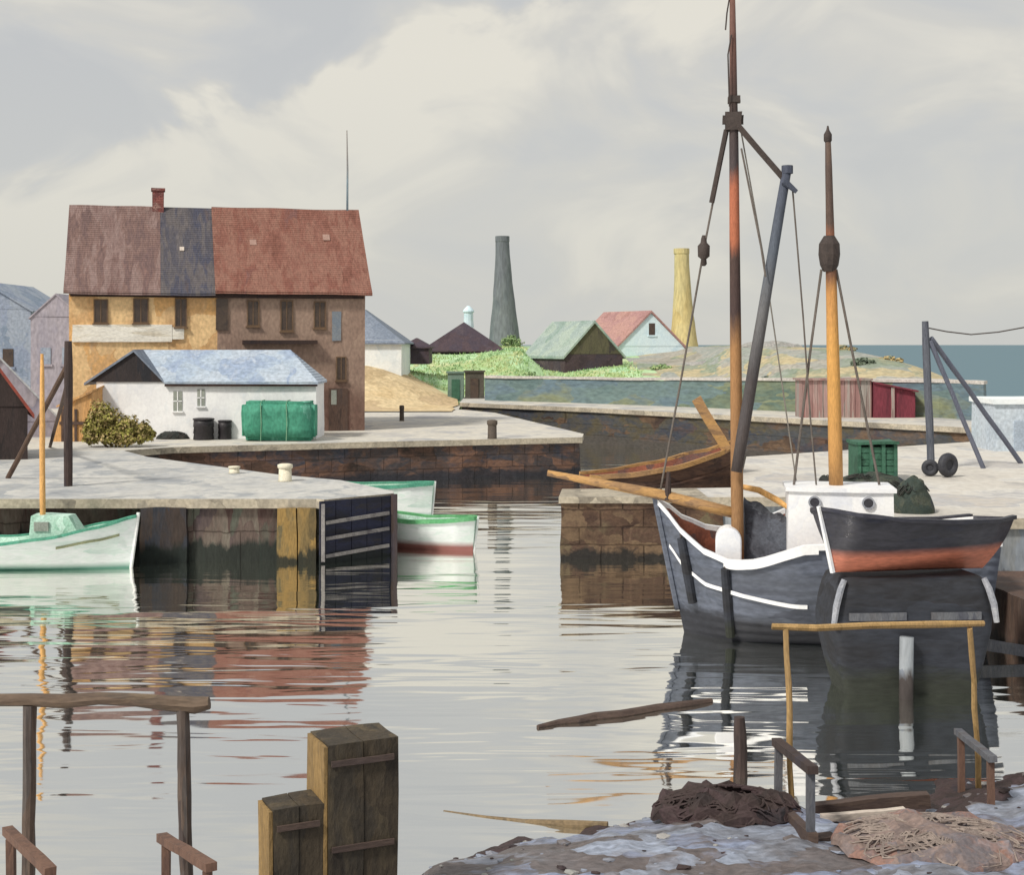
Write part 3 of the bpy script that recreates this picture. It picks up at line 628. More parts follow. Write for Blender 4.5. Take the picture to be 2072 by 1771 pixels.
def roof_half(u0, u1, mat, sag=.08, lift=0.0):
    mb = MB()
    for sgn in (-1, 1):
        ya = -OV if sgn < 0 else DP + OV
        nU, nV = 16, 8; g = []
        for i in range(nU + 1):
            row = []
            for j in range(nV + 1):
                s = j / nV; u = u0 + (u1 - u0) * i / nU; y = ya + (DP / 2 - ya) * s
                z = EZ - .12 + (RZ - EZ + .12) * s + lift - .10 * math.sin(math.pi * s) + noise.noise((u * .5, y * .5, 2)) * sag
                row.append((u, y, z))
            g.append(row)
        for off in (0, -.12):
            vs = [[mb.bm.verts.new((p[0], p[1], p[2] + off)) for p in r] for r in g]
            for i in range(nU):
                for j in range(nV): mb.bm.faces.new([vs[i][j], vs[i + 1][j], vs[i + 1][j + 1], vs[i][j + 1]])
            if off == 0: top = vs
            else:
                for i in range(nU):
                    mb.bm.faces.new([top[i][0], top[i + 1][0], vs[i + 1][0], vs[i][0]])
                for j in range(nV):
                    for e in (0, nU): mb.bm.faces.new([top[e][j], top[e][j + 1], vs[e][j + 1], vs[e][j]])
    return mb.build('roof', mat, house, local=True)
u_p = hu(320, 560)[0]
us = u_seam - .1
r1 = roof_half(-.22, us * .62, 'roof_purple')
r1b = roof_half(us * .62, us, 'roof_slate', lift=-.01)
r2 = roof_half(us, HL + .3, 'roof_red', lift=.06)
tag(r1, 'faded purplish tiled roof over the ochre half'); tag(r1b, 'dark slate patch of roof near the seam'); tag(r2, 'brick red tiled roof over the brown half')
mb = MB(); mb.box((.05, -.16, EZ - .34), (HL - .05, .02, EZ - .06)); mb.rough(4, .02, 2).build('eaves_board', 'eaves_dark', house, local=True)
# chimney, flagpole, skylights stand on the roof
cu = hu(320, 400, 4)[0]
mb = MB(); mb.box((cu - .26, DP / 2 - .25, RZ - .5), (cu + .26, DP / 2 + .25, RZ + .72)); mb.box((cu - .31, DP / 2 - .3, RZ + .72), (cu + .31, DP / 2 + .3, RZ + .84))
mb.rough(2, .02, 2).build('chimney', 'brick_red', r1b if False else r1, local=True)
mb = MB(); pu = HL - .25; mb.tube([(pu, DP / 2, RZ - .1), (pu + .01, DP / 2, RZ + 2.0), (pu - .02, DP / 2, RZ + 3.9)], [.055, .045, .025], 8)
mb.build('flagpole', 'pole_blue', r2, smooth=True, local=True)
def on_roof(x, y):
    # point on the front slope hit by the sighting
    lo, hi = 0.0, 1.0
    for _ in range(30):
        s = (lo + hi) / 2; off = -OV + (DP / 2 + OV) * s
        u, z = hu(x, y, off)
        if z > EZ - .12 + (RZ - EZ + .12) * s - .10 * math.sin(math.pi * s): lo = s
        else: hi = s
    return u, off, z
for (x, y, ww) in ((368, 505, .2), (512, 492, .3), (660, 482, .32)):
    u, off, z = on_roof(x, y); par = r1b if x < 440 else r2
    d1 = Vector((0, DP / 2 + OV, RZ - EZ + .12)).normalized(); nrm = Vector((0, -d1.z, d1.y)); c = Vector((u, off, z)) + nrm * .045
    mb = MB(); q = []
    for o in (-.03, .02):
        q += [c + nrm * o + Vector((sx * ww / 2, 0, 0)) + d1 * sy * ww * .65 for sx, sy in ((-1, -1), (1, -1), (1, 1), (-1, 1))]
    mb.hexa(q).build('skylight' if x < 440 else 'roof_patch', 'skylight' if x < 440 else 'roof_patch', par, local=True)
def house_window(x, y0, y1, wd, off=-.02):
    u, zt = hu(x, y0); _, zb = hu(x, y1)
    mb = MB(); o = off
    mb.box((u - wd / 2, o - .03, zb), (u + wd / 2, o + .02, zt)); wn = mb.build('window', 'win_dark', house, local=True)
    mb = MB(); f = .05
    mb.box((u - wd / 2 - f, o - .06, zb - f), (u - wd / 2, o + .02, zt + f)); mb.box((u + wd / 2, o - .06, zb - f), (u + wd / 2 + f, o + .02, zt + f))
    mb.box((u - wd / 2, o - .06, zt), (u + wd / 2, o + .02, zt + f)); mb.box((u - wd / 2, o - .06, zb - f), (u + wd / 2, o + .02, zb))
    mb.box((u - .02, o - .05, zb), (u + .02, o + .02, zt))
    mb.build('window_frame', 'frame_brown', wn, local=True)
    mb = MB(); mb.box((u - wd / 2 - .1, o - .12, zb - f - .06), (u + wd / 2 + .1, o + .02, zb - f)); mb.build('sill', 'frame_brown', wn, local=True)
for (x, y0, y1, wd) in ((204, 608, 652, .5), (285, 606, 652, .55), (366, 606, 660, .42), (512, 610, 658, .44), (580, 610, 668, .46), (647, 612, 662, .44), (690, 724, 768, .36)):
    house_window(x, y0, y1, wd)
u, zt = hu(449, 605); _, zb = hu(449, 668)
mb = MB(); mb.box((u - .26, -.1, zb), (u + .26, .04, zt)); mb.rough(1, .02).build('hoist_door', 'win_dark', house, local=True)
u, zt = hu(258, 657); _, zb = hu(258, 692); u1 = hu(372, 670)[0]; u0 = hu(146, 670)[0]
mb = MB(); mb.box((u0, -.09, zb), (u1 - .5, .01, zt)); mb.box((u1 - .5, -.07, zb + .12), (u1, .01, zt - .1)); mb.rough(3, .03, 2).build('signboard', 'sign_white', house, local=True, label='blank cream board across the ochre wall')
u0, z0 = hu(490, 694); u1, _ = hu(640, 694)
mb = MB(); mb.box((u0, -.5, z0 - .05), (u1, .0, z0 + .12)); mb.build('canopy', 'eaves_dark', house, local=True)
u0, z0 = hu(672, 690); u1, z1 = hu(690, 630)
mb = MB(); mb.box((u0, -.06, z0), (u1, .0, z1)); mb.rough(2, .02, 2).build('notice', 'blue_patch', house, local=True, label='faded blue notice on the brown wall')
u, zt = hu(684, 786)
mb = MB(); mb.box((u - .42, -.08, 0), (u + .42, .0, zt)); mb.rough(2, .02, 2).build('door', 'timber_brown', house, local=True)
u2, zt2 = hu(676, 785); 
mb = MB(); mb.box((u2 - .14, -.1, zt2 - .75), (u2 + .1, -.07, zt2 - .1)); mb.build('door_pane', 'annex_window', house, local=True)

# ------------------------------------------------------------------ white annex
ad = 57.0
ax0, ax1 = X_(195, ad), X_(640, ad); agx = X_(335, ad); apx = X_(272, ad)
annex = thing('annex', 'low white annex with a black gable and blue roof in front of the big house', 'annex', ((ax0 + ax1) / 2, ad, 1.6))
aez = Z_(772, ad); arz = Z_(708, ad + 1.3)
mb = MB(); mb.box((ax0, ad, 1.6), (ax1, ad + 2.4, aez)); mb.rough(4, .025, .9).build('wall', 'white_wall', annex)
mb = MB(); x0, x1 = X_(172, ad), X_(338, ad)
mb.hexa([(x0 + .1, ad - .06, aez - .02), (x1 - .05, ad - .06, aez - .02), (x1 - .05, ad + .1, aez - .02), (x0 + .1, ad + .1, aez - .02), (apx - .03, ad - .06, arz - .05), (apx + .03, ad - .06, arz - .05), (apx + .03, ad + .1, arz - .05), (apx - .03, ad + .1, arz - .05)])
mb.build('gable', 'gable_black', annex)
mb = MB(); rx = X_(588, ad + 1.3); e1 = X_(645, ad)
def slab(mb, pts, th):
    lo = [Vector(p) - Vector((0, 0, th)) for p in pts]; n = len(pts)
    t = [mb.bm.verts.new(p) for p in pts]; b = [mb.bm.verts.new(p) for p in lo]
    mb.bm.faces.new(t); mb.bm.faces.new(b[::-1])
    for i in range(n): mb.bm.faces.new([t[i], t[(i + 1) % n], b[(i + 1) % n], b[i]])
yb = ad + 2.55
slab(mb, [(agx, ad - .2, aez), (e1, ad - .2, aez - .02), (rx, ad + 1.3, arz), (apx, ad + 1.3, arz)], .09)
slab(mb, [(e1, ad - .2, aez - .02), (e1, yb, aez), (rx, ad + 1.3, arz)], .09)
slab(mb, [(e1, yb, aez), (agx, yb, aez), (apx, ad + 1.3, arz), (rx, ad + 1.3, arz)], .09)
mb.build('roof', 'roof_blue', annex)
mb = MB()
slab(mb, [(x0, ad - .15, aez - .06), (x0, yb, aez - .06), (apx, yb, arz + .02), (apx, ad - .15, arz + .02)], .1)
slab(mb, [(apx, ad - .15, arz + .02), (apx, yb, arz + .02), (x1, yb, aez - .02), (x1, ad - .15, aez - .06)], .1)
mb.build('gable_roof', 'roof_greyblue', annex)
mb = MB(); mb.box((agx, ad - .17, aez - .2), (ax1 + .05, ad - .01, aez - .08)); mb.build('gutter', 'eaves_dark', annex)
for x, y0, y1 in ((360, 792, 832), (407, 788, 822)):
    ww = .36 if x < 380 else .3; cx = X_(x, ad)
    mb = MB(); mb.box((cx - ww / 2, ad - .04, Z_(y1, ad)), (cx + ww / 2, ad + .02, Z_(y0, ad))); wn = mb.build('window', 'annex_window', annex)
    mb = MB(); mb.box((cx - .02, ad - .06, Z_(y1, ad)), (cx + .02, ad - .035, Z_(y0, ad))); mb.box((cx - ww / 2, ad - .06, Z_((y0 + y1) / 2, ad) - .02), (cx + ww / 2, ad - .035, Z_((y0 + y1) / 2, ad) + .02))
    mb.box((cx - ww / 2 - .05, ad - .1, Z_(y1, ad) - .06), (cx + ww / 2 + .05, ad + .02, Z_(y1, ad))); mb.build('window_frame', 'white_wall', wn)

def plank_crate(name, x0, x1, y, dep, z0, z1, mat, label, cat, n=7, lid=None):
    t = thing(name, label, cat, ((x0 + x1) / 2, y + dep / 2, z0))
    mb = MB()
    for i in range(n):
        a = z0 + .06 + (z1 - z0 - .12) * i / n; b2 = z0 + .06 + (z1 - z0 - .12) * (i + 1) / n - .02
        mb.box((x0, y + .02 * random.random(), a), (x1, y + dep, b2))
    mb.rough(2, .015, 2).build('side_boards', mat, t)
    for px in (x0, (x0 * 2 + x1) / 3, (x0 + 2 * x1) / 3, x1):
        mb = MB(); mb.box((px - .05, y - .05, z0), (px + .05, y + dep + .05, z1)); mb.rough(1, .01).build('frame_post', mat, t)
    mb = MB(); mb.box((x0 - .1, y - .1, z1), (x1 + .1, y + dep + .1, z1 + .08)); mb.rough(3, .05, .9).build('lid', lid or mat, t)
    return t
t = thing('covered_stack', 'big green tarpaulin covered stack standing against the white annex', 'covered stack', (X_(562, 55.6), 56.0, 1.6))
mb = MB(); x0, x1, z1 = X_(488, 55.6), X_(636, 55.6), Z_(813, 55.6)
mb.box((x0, 55.55, 1.62), (x1, 56.6, z1)); bmesh.ops.bevel(mb.bm, geom=mb.bm.edges[:], offset=.16, segments=3, affect='EDGES'); mb.rough(3, .07, 1.5)
mb.build('cover', 'green_paint', t, smooth=True)
for xx in (.27, .62):
    mb = MB(); xa = x0 + (x1 - x0) * xx; mb.tube([(xa, 55.53, 1.62), (xa + .03, 55.5, 2.3), (xa, 55.52, z1 - .08), (xa, 55.75, z1 + .03), (xa, 56.5, z1 + .03)], .02, 6); mb.build('lashing', 'green_pale', t)
def drum(x, y, r, h, label):
    g = G(x, y); t = thing('drum', label, 'drum', g, group='black drums by the annex wall')
    mb = MB(); mb.lathe((0, 0, 0), [(r * .95, 0), (r, .05), (r * .93, .3 * h), (r, .34 * h), (r * .93, .62 * h), (r, .66 * h), (r * .95, h)], 14); mb.build('drum_body', 'black_drum', t, smooth=True, local=True)
    mb = MB(); mb.lathe((0, 0, 0), [(r * 1.04, h), (r * 1.04, h + .05), (r * .8, h + .07)], 14); mb.build('drum_lid', 'black_drum', t, local=True)
drum(412, 890, .43, .82, 'wider black drum standing under the windows of the white annex')
drum(455, 889, .28, .72, 'narrower black drum close to the green crate')

def heap(name, mat, c, rx, ry, h, label, cat, seed=0, lobes=0, ropes=0, rope_mat=None, noisef=2.2, amp=.28, rz=0.0, group=None, rope_r=.016):
    rnd = random.Random(seed); t = thing(name, label, cat, c, rz, group=group)
    mb = MB(); n, k = 30, 10; rings = []
    for i in range(k + 1):
        s = i / k; row = []
        for j in range(n):
            a = 2 * math.pi * j / n; r = max(0.0, math.cos(s * math.pi / 2)) ** .75 if s < 1 else 0.0
            p = Vector((math.cos(a) * r * rx, math.sin(a) * r * ry, h * math.sin(s * math.pi / 2) ** 1.1))
            q = p + Vector((seed * 7.1, 0, 0))
            p += noise.noise_vector(q * noisef) * amp * h * (.4 + .6 * s) + Vector((0, 0, noise.noise(q * noisef * 2.3) * amp * h * .6))
            p.z = max(p.z, -.03); row.append(mb.bm.verts.new(p))
        rings.append(row)
    for i in range(k):
        for j in range(n): mb.bm.faces.new([rings[i][j], rings[i][(j + 1) % n], rings[i + 1][(j + 1) % n], rings[i + 1][j]])
    mb.build('pile_body', mat, t, local=True)
    if ropes:
        mb = MB()
        for q in range(ropes):
            a0 = rnd.random() * 6.28; rr = .35 + .55 * rnd.random(); pts = []
            ph, fq, hop = rnd.random() * 6.28, rnd.uniform(.5, 1.1), rnd.uniform(-.05, .05)
            for i in range(16):
                a = a0 + i * .10; r = min(.98, max(.05, rr + .14 * math.sin(i * fq + ph) + hop * i * .2))
                zz = h * math.sqrt(max(0, 1 - r * r)) * 1.02 + .01
                pts.append((math.cos(a) * r * rx, math.sin(a) * r * ry, zz))
            mb.tube(pts, rope_r * (.7 + .6 * rnd.random()), 5)
        mb.build('rope_loops', rope_mat or mat, t, local=True)
    return t
heap('net_pile', 'net_dark', G(352, 888), .75, .5, .32, 'low dark heap of nets lying along the foot of the white annex', 'net', 3, ropes=10)

def leaf_mass(mb, c, r, n, size, rnd, flat=.7):
    for _ in range(n):
        while True:
            v = Vector((rnd.uniform(-1, 1), rnd.uniform(-1, 1), rnd.uniform(-1, 1)))
            if .25 < v.length < 1: break
        v = v * (.75 + .4 * noise.noise(Vector(c) + v * 1.7))
        p = Vector((c[0] + v.x * r[0], c[1] + v.y * r[1], c[2] + v.z * r[2]))
        nr = (v + Vector((rnd.uniform(-.7, .7), rnd.uniform(-.7, .7), rnd.uniform(-.2, .9)))).normalized()
        a = nr.orthogonal().normalized(); b2 = nr.cross(a); th = rnd.random() * 6.28
        a, b2 = a * math.cos(th) + b2 * math.sin(th), b2 * math.cos(th) - a * math.sin(th)
        s = size * rnd.uniform(.6, 1.4)
        mb.face([p - a * s * .5, p + b2 * s * .35, p + a * s * .6, p - b2 * s * .35], rnd.choice((0, 0, 1)))
def bush(c, blobs, n, size, mats, label, seed, group=None, name='bush'):
    rnd = random.Random(seed); t = thing(name, label, 'bush', c, group=group); c = Vector(c)
    mb = MB()
    for (dx, dy, dz, rx, ry, rz) in blobs: leaf_mass(mb, (dx, dy, dz), (rx, ry, rz), n, size, rnd)
    mb.build('foliage', mats, t, local=True)
    mb = MB()
    for (dx, dy, dz, rx, ry, rz) in blobs: mb.tube([(dx * .3, dy * .3, -.05), (dx * .7, dy * .7, dz * .5), (dx, dy, dz)], [.05, .04, .02], 6)
    mb.build('stem', 'timber_brown', t, local=True)
g = G(235, 905)
bush(g, [(-.5, 0, 1.05, .8, .6, .85), (.35, 0, .7, .8, .6, .7), (1.0, .1, .55, .55, .5, .55), (-.95, .1, .6, .5, .5, .6), (0, -.1, .4, 1.4, .5, .42)], 1900, .11, ['leaf_ochre', 'dry_grass'], 'bushy ochre green shrub at the corner of the white annex', 11)

# lean-to against the house corner
d = 55.5; x0, x1 = X_(106, d), X_(186, d)
t = thing('lean_to', 'small ochre boarded lean-to at the left corner of the big house', 'shed', ((x0 + x1) / 2, d, 1.6))
mb = MB(); mb.hexa([(x0, d, 1.6), (x1, d, 1.6), (x1, d + 1.8, 1.6), (x0, d + 1.8, 1.6), (x0 + .35, d, 3.0), (x1, d, 3.55), (x1, d + 1.8, 3.75), (x0 + .35, d + 1.8, 3.2)]); mb.rough(3, .03).build('wall', 'leanto_ochre', t)
mb = MB(); slab(mb, [(x0 + .2, d - .12, 3.05), (x1 + .05, d - .12, 3.66), (x1 + .05, d + 1.9, 3.86), (x0 + .2, d + 1.9, 3.25)], .08); mb.build('roof', 'leanto_ochre', t)
mb = MB()
for xx in (x0 + .42, x0 + .95): mb.box((xx - .05, d - .06, 1.6), (xx + .05, d, 2.9))
mb.box((x0 + .3, d - .07, 2.28), (x1, d - .01, 2.4)); mb.build('framing', 'timber_brown', t)

def gable_house(name, label, cat, fl, fr, depth, zb, ze, zr, wall, roof, yaw_pt=None, skew=(0, 0), ov=.2, gable=None, group=None, hip=0.0, th=.1, win=None, door=None, winmat='win_dark'):
    """fl, fr: front gable corners (x, y); axis = skew direction of the ridge"""
    fl, fr = Vector(fl), Vector(fr); ax = Vector(skew).normalized() if Vector(skew).length else Vector((-(fr - fl).y, (fr - fl).x)).normalized()
    t = thing(name, label, cat, (*(fl + fr) / 2, zb), group=group)
    bl, br = fl + ax * depth, fr + ax * depth; mf, mbk = (fl + fr) / 2, (bl + br) / 2
    v = lambda p, z: (p.x, p.y, z)
    mb = MB(); mb.hexa([v(fl, zb - .6), v(fr, zb - .6), v(br, zb - .6), v(bl, zb - .6), v(fl, ze), v(fr, ze), v(br, ze), v(bl, ze)]); mb.rough(3, .03, .6).build('wall', wall, t)
    if hip == 0:
        for e_l, e_r, e_m, o in ((fl, fr, mf, -ax * .03), (bl, br, mbk, ax * .03)):
            a3 = [v(e_l + o, ze - .02), v(e_r + o, ze - .02), v(e_m + o, zr - .05)]; b3 = [(q[0] - o.x * 3, q[1] - o.y * 3, q[2]) for q in a3]
            mb = MB(); mb.bm.faces.ensure_lookup_table(); va = [mb.bm.verts.new(q) for q in a3]; vb = [mb.bm.verts.new(q) for q in b3]
            mb.bm.faces.new(va); mb.bm.faces.new(vb[::-1])
            for i in range(3): mb.bm.faces.new([va[i], va[(i + 1) % 3], vb[(i + 1) % 3], vb[i]])
            mb.build('gable', gable or wall, t)
    wv = (fr - fl).normalized(); dz = (zr - ze) / ((fr - fl).length / 2) * ov
    mb = MB(); f0 = mf - ax * ov + ax * hip; b0 = mbk + ax * ov - ax * hip
    for s, a, b2 in ((-1, fl, bl), (1, fr, br)):
        q = [v(a - ax * ov + wv * s * ov, ze - dz), v(b2 + ax * ov + wv * s * ov, ze - dz), v(b0, zr), v(f0, zr)]
        slab(mb, q if s < 0 else q[::-1], th)
    if hip:
        slab(mb, [v(fl - ax * ov - wv * ov, ze - dz), v(f0, zr), v(fr - ax * ov + wv * ov, ze - dz)], th)
        slab(mb, [v(bl + ax * ov - wv * ov, ze - dz), v(br + ax * ov + wv * ov, ze - dz), v(b0, zr)], th)
    rf = mb.build('roof', roof, t)
    for wdw in (win or []):
        s, z0, z1, ww = wdw; p = fl.lerp(fr, s) - ax * .05
        mb = MB(); a, b2 = p - wv * ww / 2, p + wv * ww / 2; c, e2 = b2 + ax * .06, a + ax * .06
        mb.hexa([v(a, z0), v(b2, z0), v(c, z0), v(e2, z0), v(a, z1), v(b2, z1), v(c, z1), v(e2, z1)]); wn = mb.build('window', winmat, t)
        mb = MB(); a, b2 = p - wv * (ww / 2 + .12) - ax * .06, p + wv * (ww / 2 + .12) - ax * .06; c, e2 = b2 + ax * .1, a + ax * .1
        mb.hexa([v(a, z0 - .14), v(b2, z0 - .14), v(c, z0 - .14), v(e2, z0 - .14), v(a, z0), v(b2, z0), v(c, z0), v(e2, z0)]); mb.build('sill', wall, wn)
    return t
# left edge of the harbour
gable_house('hut', 'black boarded hut with a red roof edge, cut by the left side', 'hut', (X_(-90, 46.5), 46.5), (X_(48, 46.5), 46.9), 3, 1.6, Z_(822, 46.5), Z_(722, 46.5), 'hut_black', 'hut_red', gable='hut_black', ov=.2, th=.16, skew=(-.42, 1))
gable_house('shed', 'low shed with a wide pale grey roof behind the black hut', 'shed', (X_(-150, 57), 57), (X_(100, 57), 58.5), 9, 1.6, Z_(852, 58), Z_(712, 57), 'far_purple', 'shed_roof_pale', skew=(-.55, 1), ov=.2)
gable_house('town_house', 'mauve grey house standing behind the left end of the big house', 'house', (X_(62, 84), 84), (X_(165, 84), 84), 9, 1.6, Z_(640, 84), Z_(596, 86), 'far_purple', 'far_purple', ov=.1, win=[(.3, 4.3, 5.3, .6), (.72, 4.3, 5.3, .6)], winmat='far_blue')
gable_house('town_house', 'blue roofed house at the far left behind the mauve one', 'house', (X_(-120, 92), 92), (X_(62, 92), 92), 9, 1.6, Z_(625, 92), Z_(572, 94), 'far_blue', 'far_blue', ov=.2, win=[(.75, 4.0, 5.2, .7)])
def derrick(name, label, cat, foot, top, braces, r, mats, rope=None, rope_mat='rig_dark'):
    t = thing(name, label, cat, foot)
    mb = MB(); mb.tube(wobble(foot - Vector((0, 0, .05)), top, 6, .02), [r * 1.1] * 6 + [r * .9], 10, .05); mb.build('post', mats[0], t)
    for a, b2, rr in braces:
        mb = MB(); mb.tube(wobble(a, b2, 5, .02), rr, 8, .06); mb.build('brace', mats[1], t)
    if rope:
        mb = MB(); mb.tube(rope, .022, 6); mb.build('rope', rope_mat, t)
    return t
foot = G(138, 984); d = foot.y
derrick('derrick', 'dark mooring derrick post with slanting brown braces on the front pier', 'derrick', foot, P(138, 690, d), [(P(136, 740, d), G(16, 968), .075), (P(134, 785, d), G(101, 905), .06)], .11, ('post_dark', 'post_brown'))

# ------------------------------------------------------------------ houses, towers and sheds on the far shore
def gz(x, y): return land_z(x, y)
d = 92
gable_house('white_house', 'white house with a grey blue hipped roof peeping out behind the big house', 'house', (X_(640, d), d), (X_(812, d), d), 8, 2.2, Z_(688, d), Z_(626, d + 3.5), 'white_far', 'roof_greyblue', ov=.25, hip=3.2)
gable_house('outhouse', 'low dark roofed outhouse beside the white house on the green hill', 'outhouse', (X_(812, 100), 100), (X_(868, 100), 100), 4, Z_(720, 100), Z_(700, 100), Z_(684, 102), 'roof_aubergine', 'roof_aubergine', ov=.15, hip=1.2)
d = 118
lt = gable_house('round_house', 'low house with wide dark purple roof and a little white cupola on the green hill', 'house', (X_(862, d), d), (X_(1012, d), d), 6, Z_(735, d), Z_(702, d), Z_(652, d + 3), 'roof_aubergine', 'roof_aubergine', ov=.5, hip=2.7)
cc = P(948, 656, d + 3)
mb = MB(); mb.lathe((0, 0, 0), [(.48, -.3), (.42, .3), (.4, 1.0), (.5, 1.05), (.5, 1.15), (.36, 1.35), (.12, 1.6)], 12)
mb.bm.verts.ensure_lookup_table(); bmesh.ops.translate(mb.bm, verts=mb.bm.verts[:], vec=cc); mb.build('cupola', 'white_blue', lt, smooth=False)
def tower(name, label, xc, ybot, ytop, xl0, xr0, xl1, xr1, d, mat, bulge=0.0, rim=True):
    base = Vector((X_((xl0 + xr0) / 2, d), d, Z_(ybot, d) - 1.2)); topc = Vector((X_((xl1 + xr1) / 2, d), d, Z_(ytop, d)))
    t = thing(name, label, 'chimney', base); r0 = (xr0 - xl0) * d / F / 2; r1 = (xr1 - xl1) * d / F / 2
    mb = MB(); n = 14; k = 14; rings = []
    for i in range(k + 1):
        s = i / k; c = base.lerp(topc, s); r = r0 + (r1 - r0) * (1 - (1 - s) ** (1.5 + bulge)); rings.append([mb.bm.verts.new(c + Vector((math.cos(6.2832 * j / n) * r, math.sin(6.2832 * j / n) * r, 0)) + noise.noise_vector(c + Vector((j, 0, 0))) * .05) for j in range(n)])
    for i in range(k):
        for j in range(n): mb.bm.faces.new([rings[i][j], rings[i][(j + 1) % n], rings[i + 1][(j + 1) % n], rings[i + 1][j]])
    mb.build('shaft', mat, t, smooth=True)
    mb = MB(); mb.lathe(topc, [(r1 * 1.0, -.55), (r1 * 1.07, -.5), (r1 * 1.07, .05), (r1 * .78, .06), (r1 * .72, -.4)], 14); mb.build('tower_rim', mat, t)
tower('smokehouse_chimney', 'tall grey tapering smokehouse chimney on the green hill', 1022, 712, 479, 984, 1060, 1003, 1030, 140, 'tower_grey')
tower('smokehouse_chimney', 'shorter yellow tapering smokehouse chimney behind the red roofed house', 1385, 712, 504, 1349, 1420, 1364, 1394, 150, 'tower_yellow', bulge=.6)
d = 112
g1 = gable_house('gabled_shed', 'shed with a dark pointed gable and pale green roof on the hill', 'shed', (X_(1143, d), d), (X_(1262, d), d + 1.0), 7, Z_(742, d) - .1, Z_(716, d) , Z_(648, d), 'roof_aubergine', 'roof_palegreen', skew=(-.5, 1), gable='gable_olive', ov=.18, th=.22)
d = 122
gable_house('gabled_house', 'pale blue gabled house with rose red roof and one gable window', 'house', (X_(1246, d), d), (X_(1388, d), d + 1.0), 7, Z_(722, d) - .6, Z_(700, d), Z_(628, d), 'white_blue', 'roof_rose', skew=(-.6, 1), ov=.2, th=.2, win=[(.52, Z_(678, d), Z_(654, d), .55)])
for (x0, x1, y0, y1, mat, label) in ((906, 938, 752, 806, 'box_teal', 'upright teal hut at the root of the back quay'), (941, 979, 750, 806, 'box_dark', 'upright brown hut beside the teal one at the root of the back quay')):
    d = 89.5; t = thing('hut', label, 'hut', (X_((x0 + x1) / 2, d), d, 1.9))
    mb = MB(); mb.box((X_(x0, d), d, 1.8), (X_(x1, d), d + 1.1, Z_(y0, d) - .1)); mb.rough(2, .03, 1).build('wall', mat, t)
    mb = MB(); mb.box((X_(x0, d) - .08, d - .1, Z_(y0, d) - .1), (X_(x1, d) + .08, d + 1.2, Z_(y0, d))); mb.rough(1, .02).build('roof', mat, t)
    mb = MB(); xm = X_((x0 + x1) / 2, d); mb.box((xm - .26, d - .05, 1.95), (xm + .26, d + .02, Z_(y0 + 16, d))); mb.build('door', 'green_dark' if mat == 'box_teal' else 'win_dark', t)

# long teal wall with pale coping
WL = [(980, 86.5, 765), (1150, 83, 768), (1300, 79.5, 770), (1460, 75.5, 770), (1620, 71.5, 771), (1900, 66, 774), (1990, 63, 778)]
t = thing('breakwater_wall', 'long blue green wall with pale coping behind the back quay', 'wall', (X_(1300, 79.5), 79.5, 1.95))
mb = MB(); m2 = MB()
for (xa, da, ya), (xb, db, yb2) in zip(WL, WL[1:]):
    a, b2 = Vector((X_(xa, da), da, 0)), Vector((X_(xb, db), db, 0)); k = 8
    za, zb_ = Z_(ya, da), Z_(yb2, db)
    mb.hexa([(a.x, a.y, 1.9), (b2.x, b2.y, 1.9), (b2.x + .3, b2.y + .5, 1.9), (a.x + .3, a.y + .5, 1.9), (a.x, a.y, za), (b2.x, b2.y, zb_), (b2.x + .3, b2.y + .5, zb_), (a.x + .3, a.y + .5, za)])
    m2.hexa([(a.x, a.y - .1, za + .002), (b2.x, b2.y - .1, zb_ + .002), (b2.x + .4, b2.y + .6, zb_), (a.x + .4, a.y + .6, za), (a.x, a.y - .1, za + .15), (b2.x, b2.y - .1, zb_ + .15), (b2.x + .4, b2.y + .6, zb_ + .15), (a.x + .4, a.y + .6, za + .15)])
mb.rough(4, .05, .6).build('wall_face', 'wall_teal', t); m2.rough(3, .04, .8).build('coping', 'coping', t)
d = 66
t = thing('net_shed', 'low shed of pink striped boards standing before the blue green wall', 'shed', (X_(1692, d), d, 2.0))
x0, x1 = X_(1622, d), X_(1764, d)
mb = MB(); n = 13
for i in range(n):
    a = x0 + (x1 - x0) * i / n; mb.box((a + .008, d + .03 * random.random(), 2.0), (x0 + (x1 - x0) * (i + 1) / n - .008, d + 1.5, Z_(770, d)))
mb.build('boards', 'shed_pink', t)
mb = MB(); mb.box((x0 - .1, d - .12, Z_(770, d)), (x1 + .02, d + 1.6, Z_(766, d))); mb.rough(2, .02).build('roof', 'shed_pink', t)
t = thing('net_shed', 'crimson shed with a lower sloping end against the pink boards', 'shed', (X_(1808, d), d, 2.0)); x0, xm, x1 = X_(1766, d), X_(1806, d), X_(1852, d)
mb = MB(); mb.hexa([(x0 + .02, d - .1, 2.0), (xm, d - .1, 2.0), (xm, d + 1.5, 2.0), (x0 + .02, d + 1.5, 2.0), (x0 + .02, d - .1, Z_(776, d)), (xm, d - .1, Z_(783, d)), (xm, d + 1.5, Z_(783, d)), (x0 + .02, d + 1.5, Z_(776, d))])
mb.hexa([(xm + .02, d, 2.0), (x1, d, 2.0), (x1, d + 1.5, 2.0), (xm + .02, d + 1.5, 2.0), (xm + .02, d, Z_(783, d)), (x1, d, Z_(794, d)), (x1, d + 1.5, Z_(794, d)), (xm + .02, d + 1.5, Z_(783, d))]); mb.rough(2, .02).build('wall', 'shed_crimson', t)
mb = MB(); slab(mb, [(x0, d - .2, Z_(772, d)), (x1 + .1, d - .2, Z_(790, d)), (x1 + .1, d + 1.6, Z_(790, d)), (x0, d + 1.6, Z_(772, d))], .08); mb.build('roof', 'shed_crimson', t)
mb = MB(); mb.box((xm - .1, d - .14, 2.0), (xm + .06, d - .02, Z_(784, d))); mb.build('door_post', 'shed_pink', t)

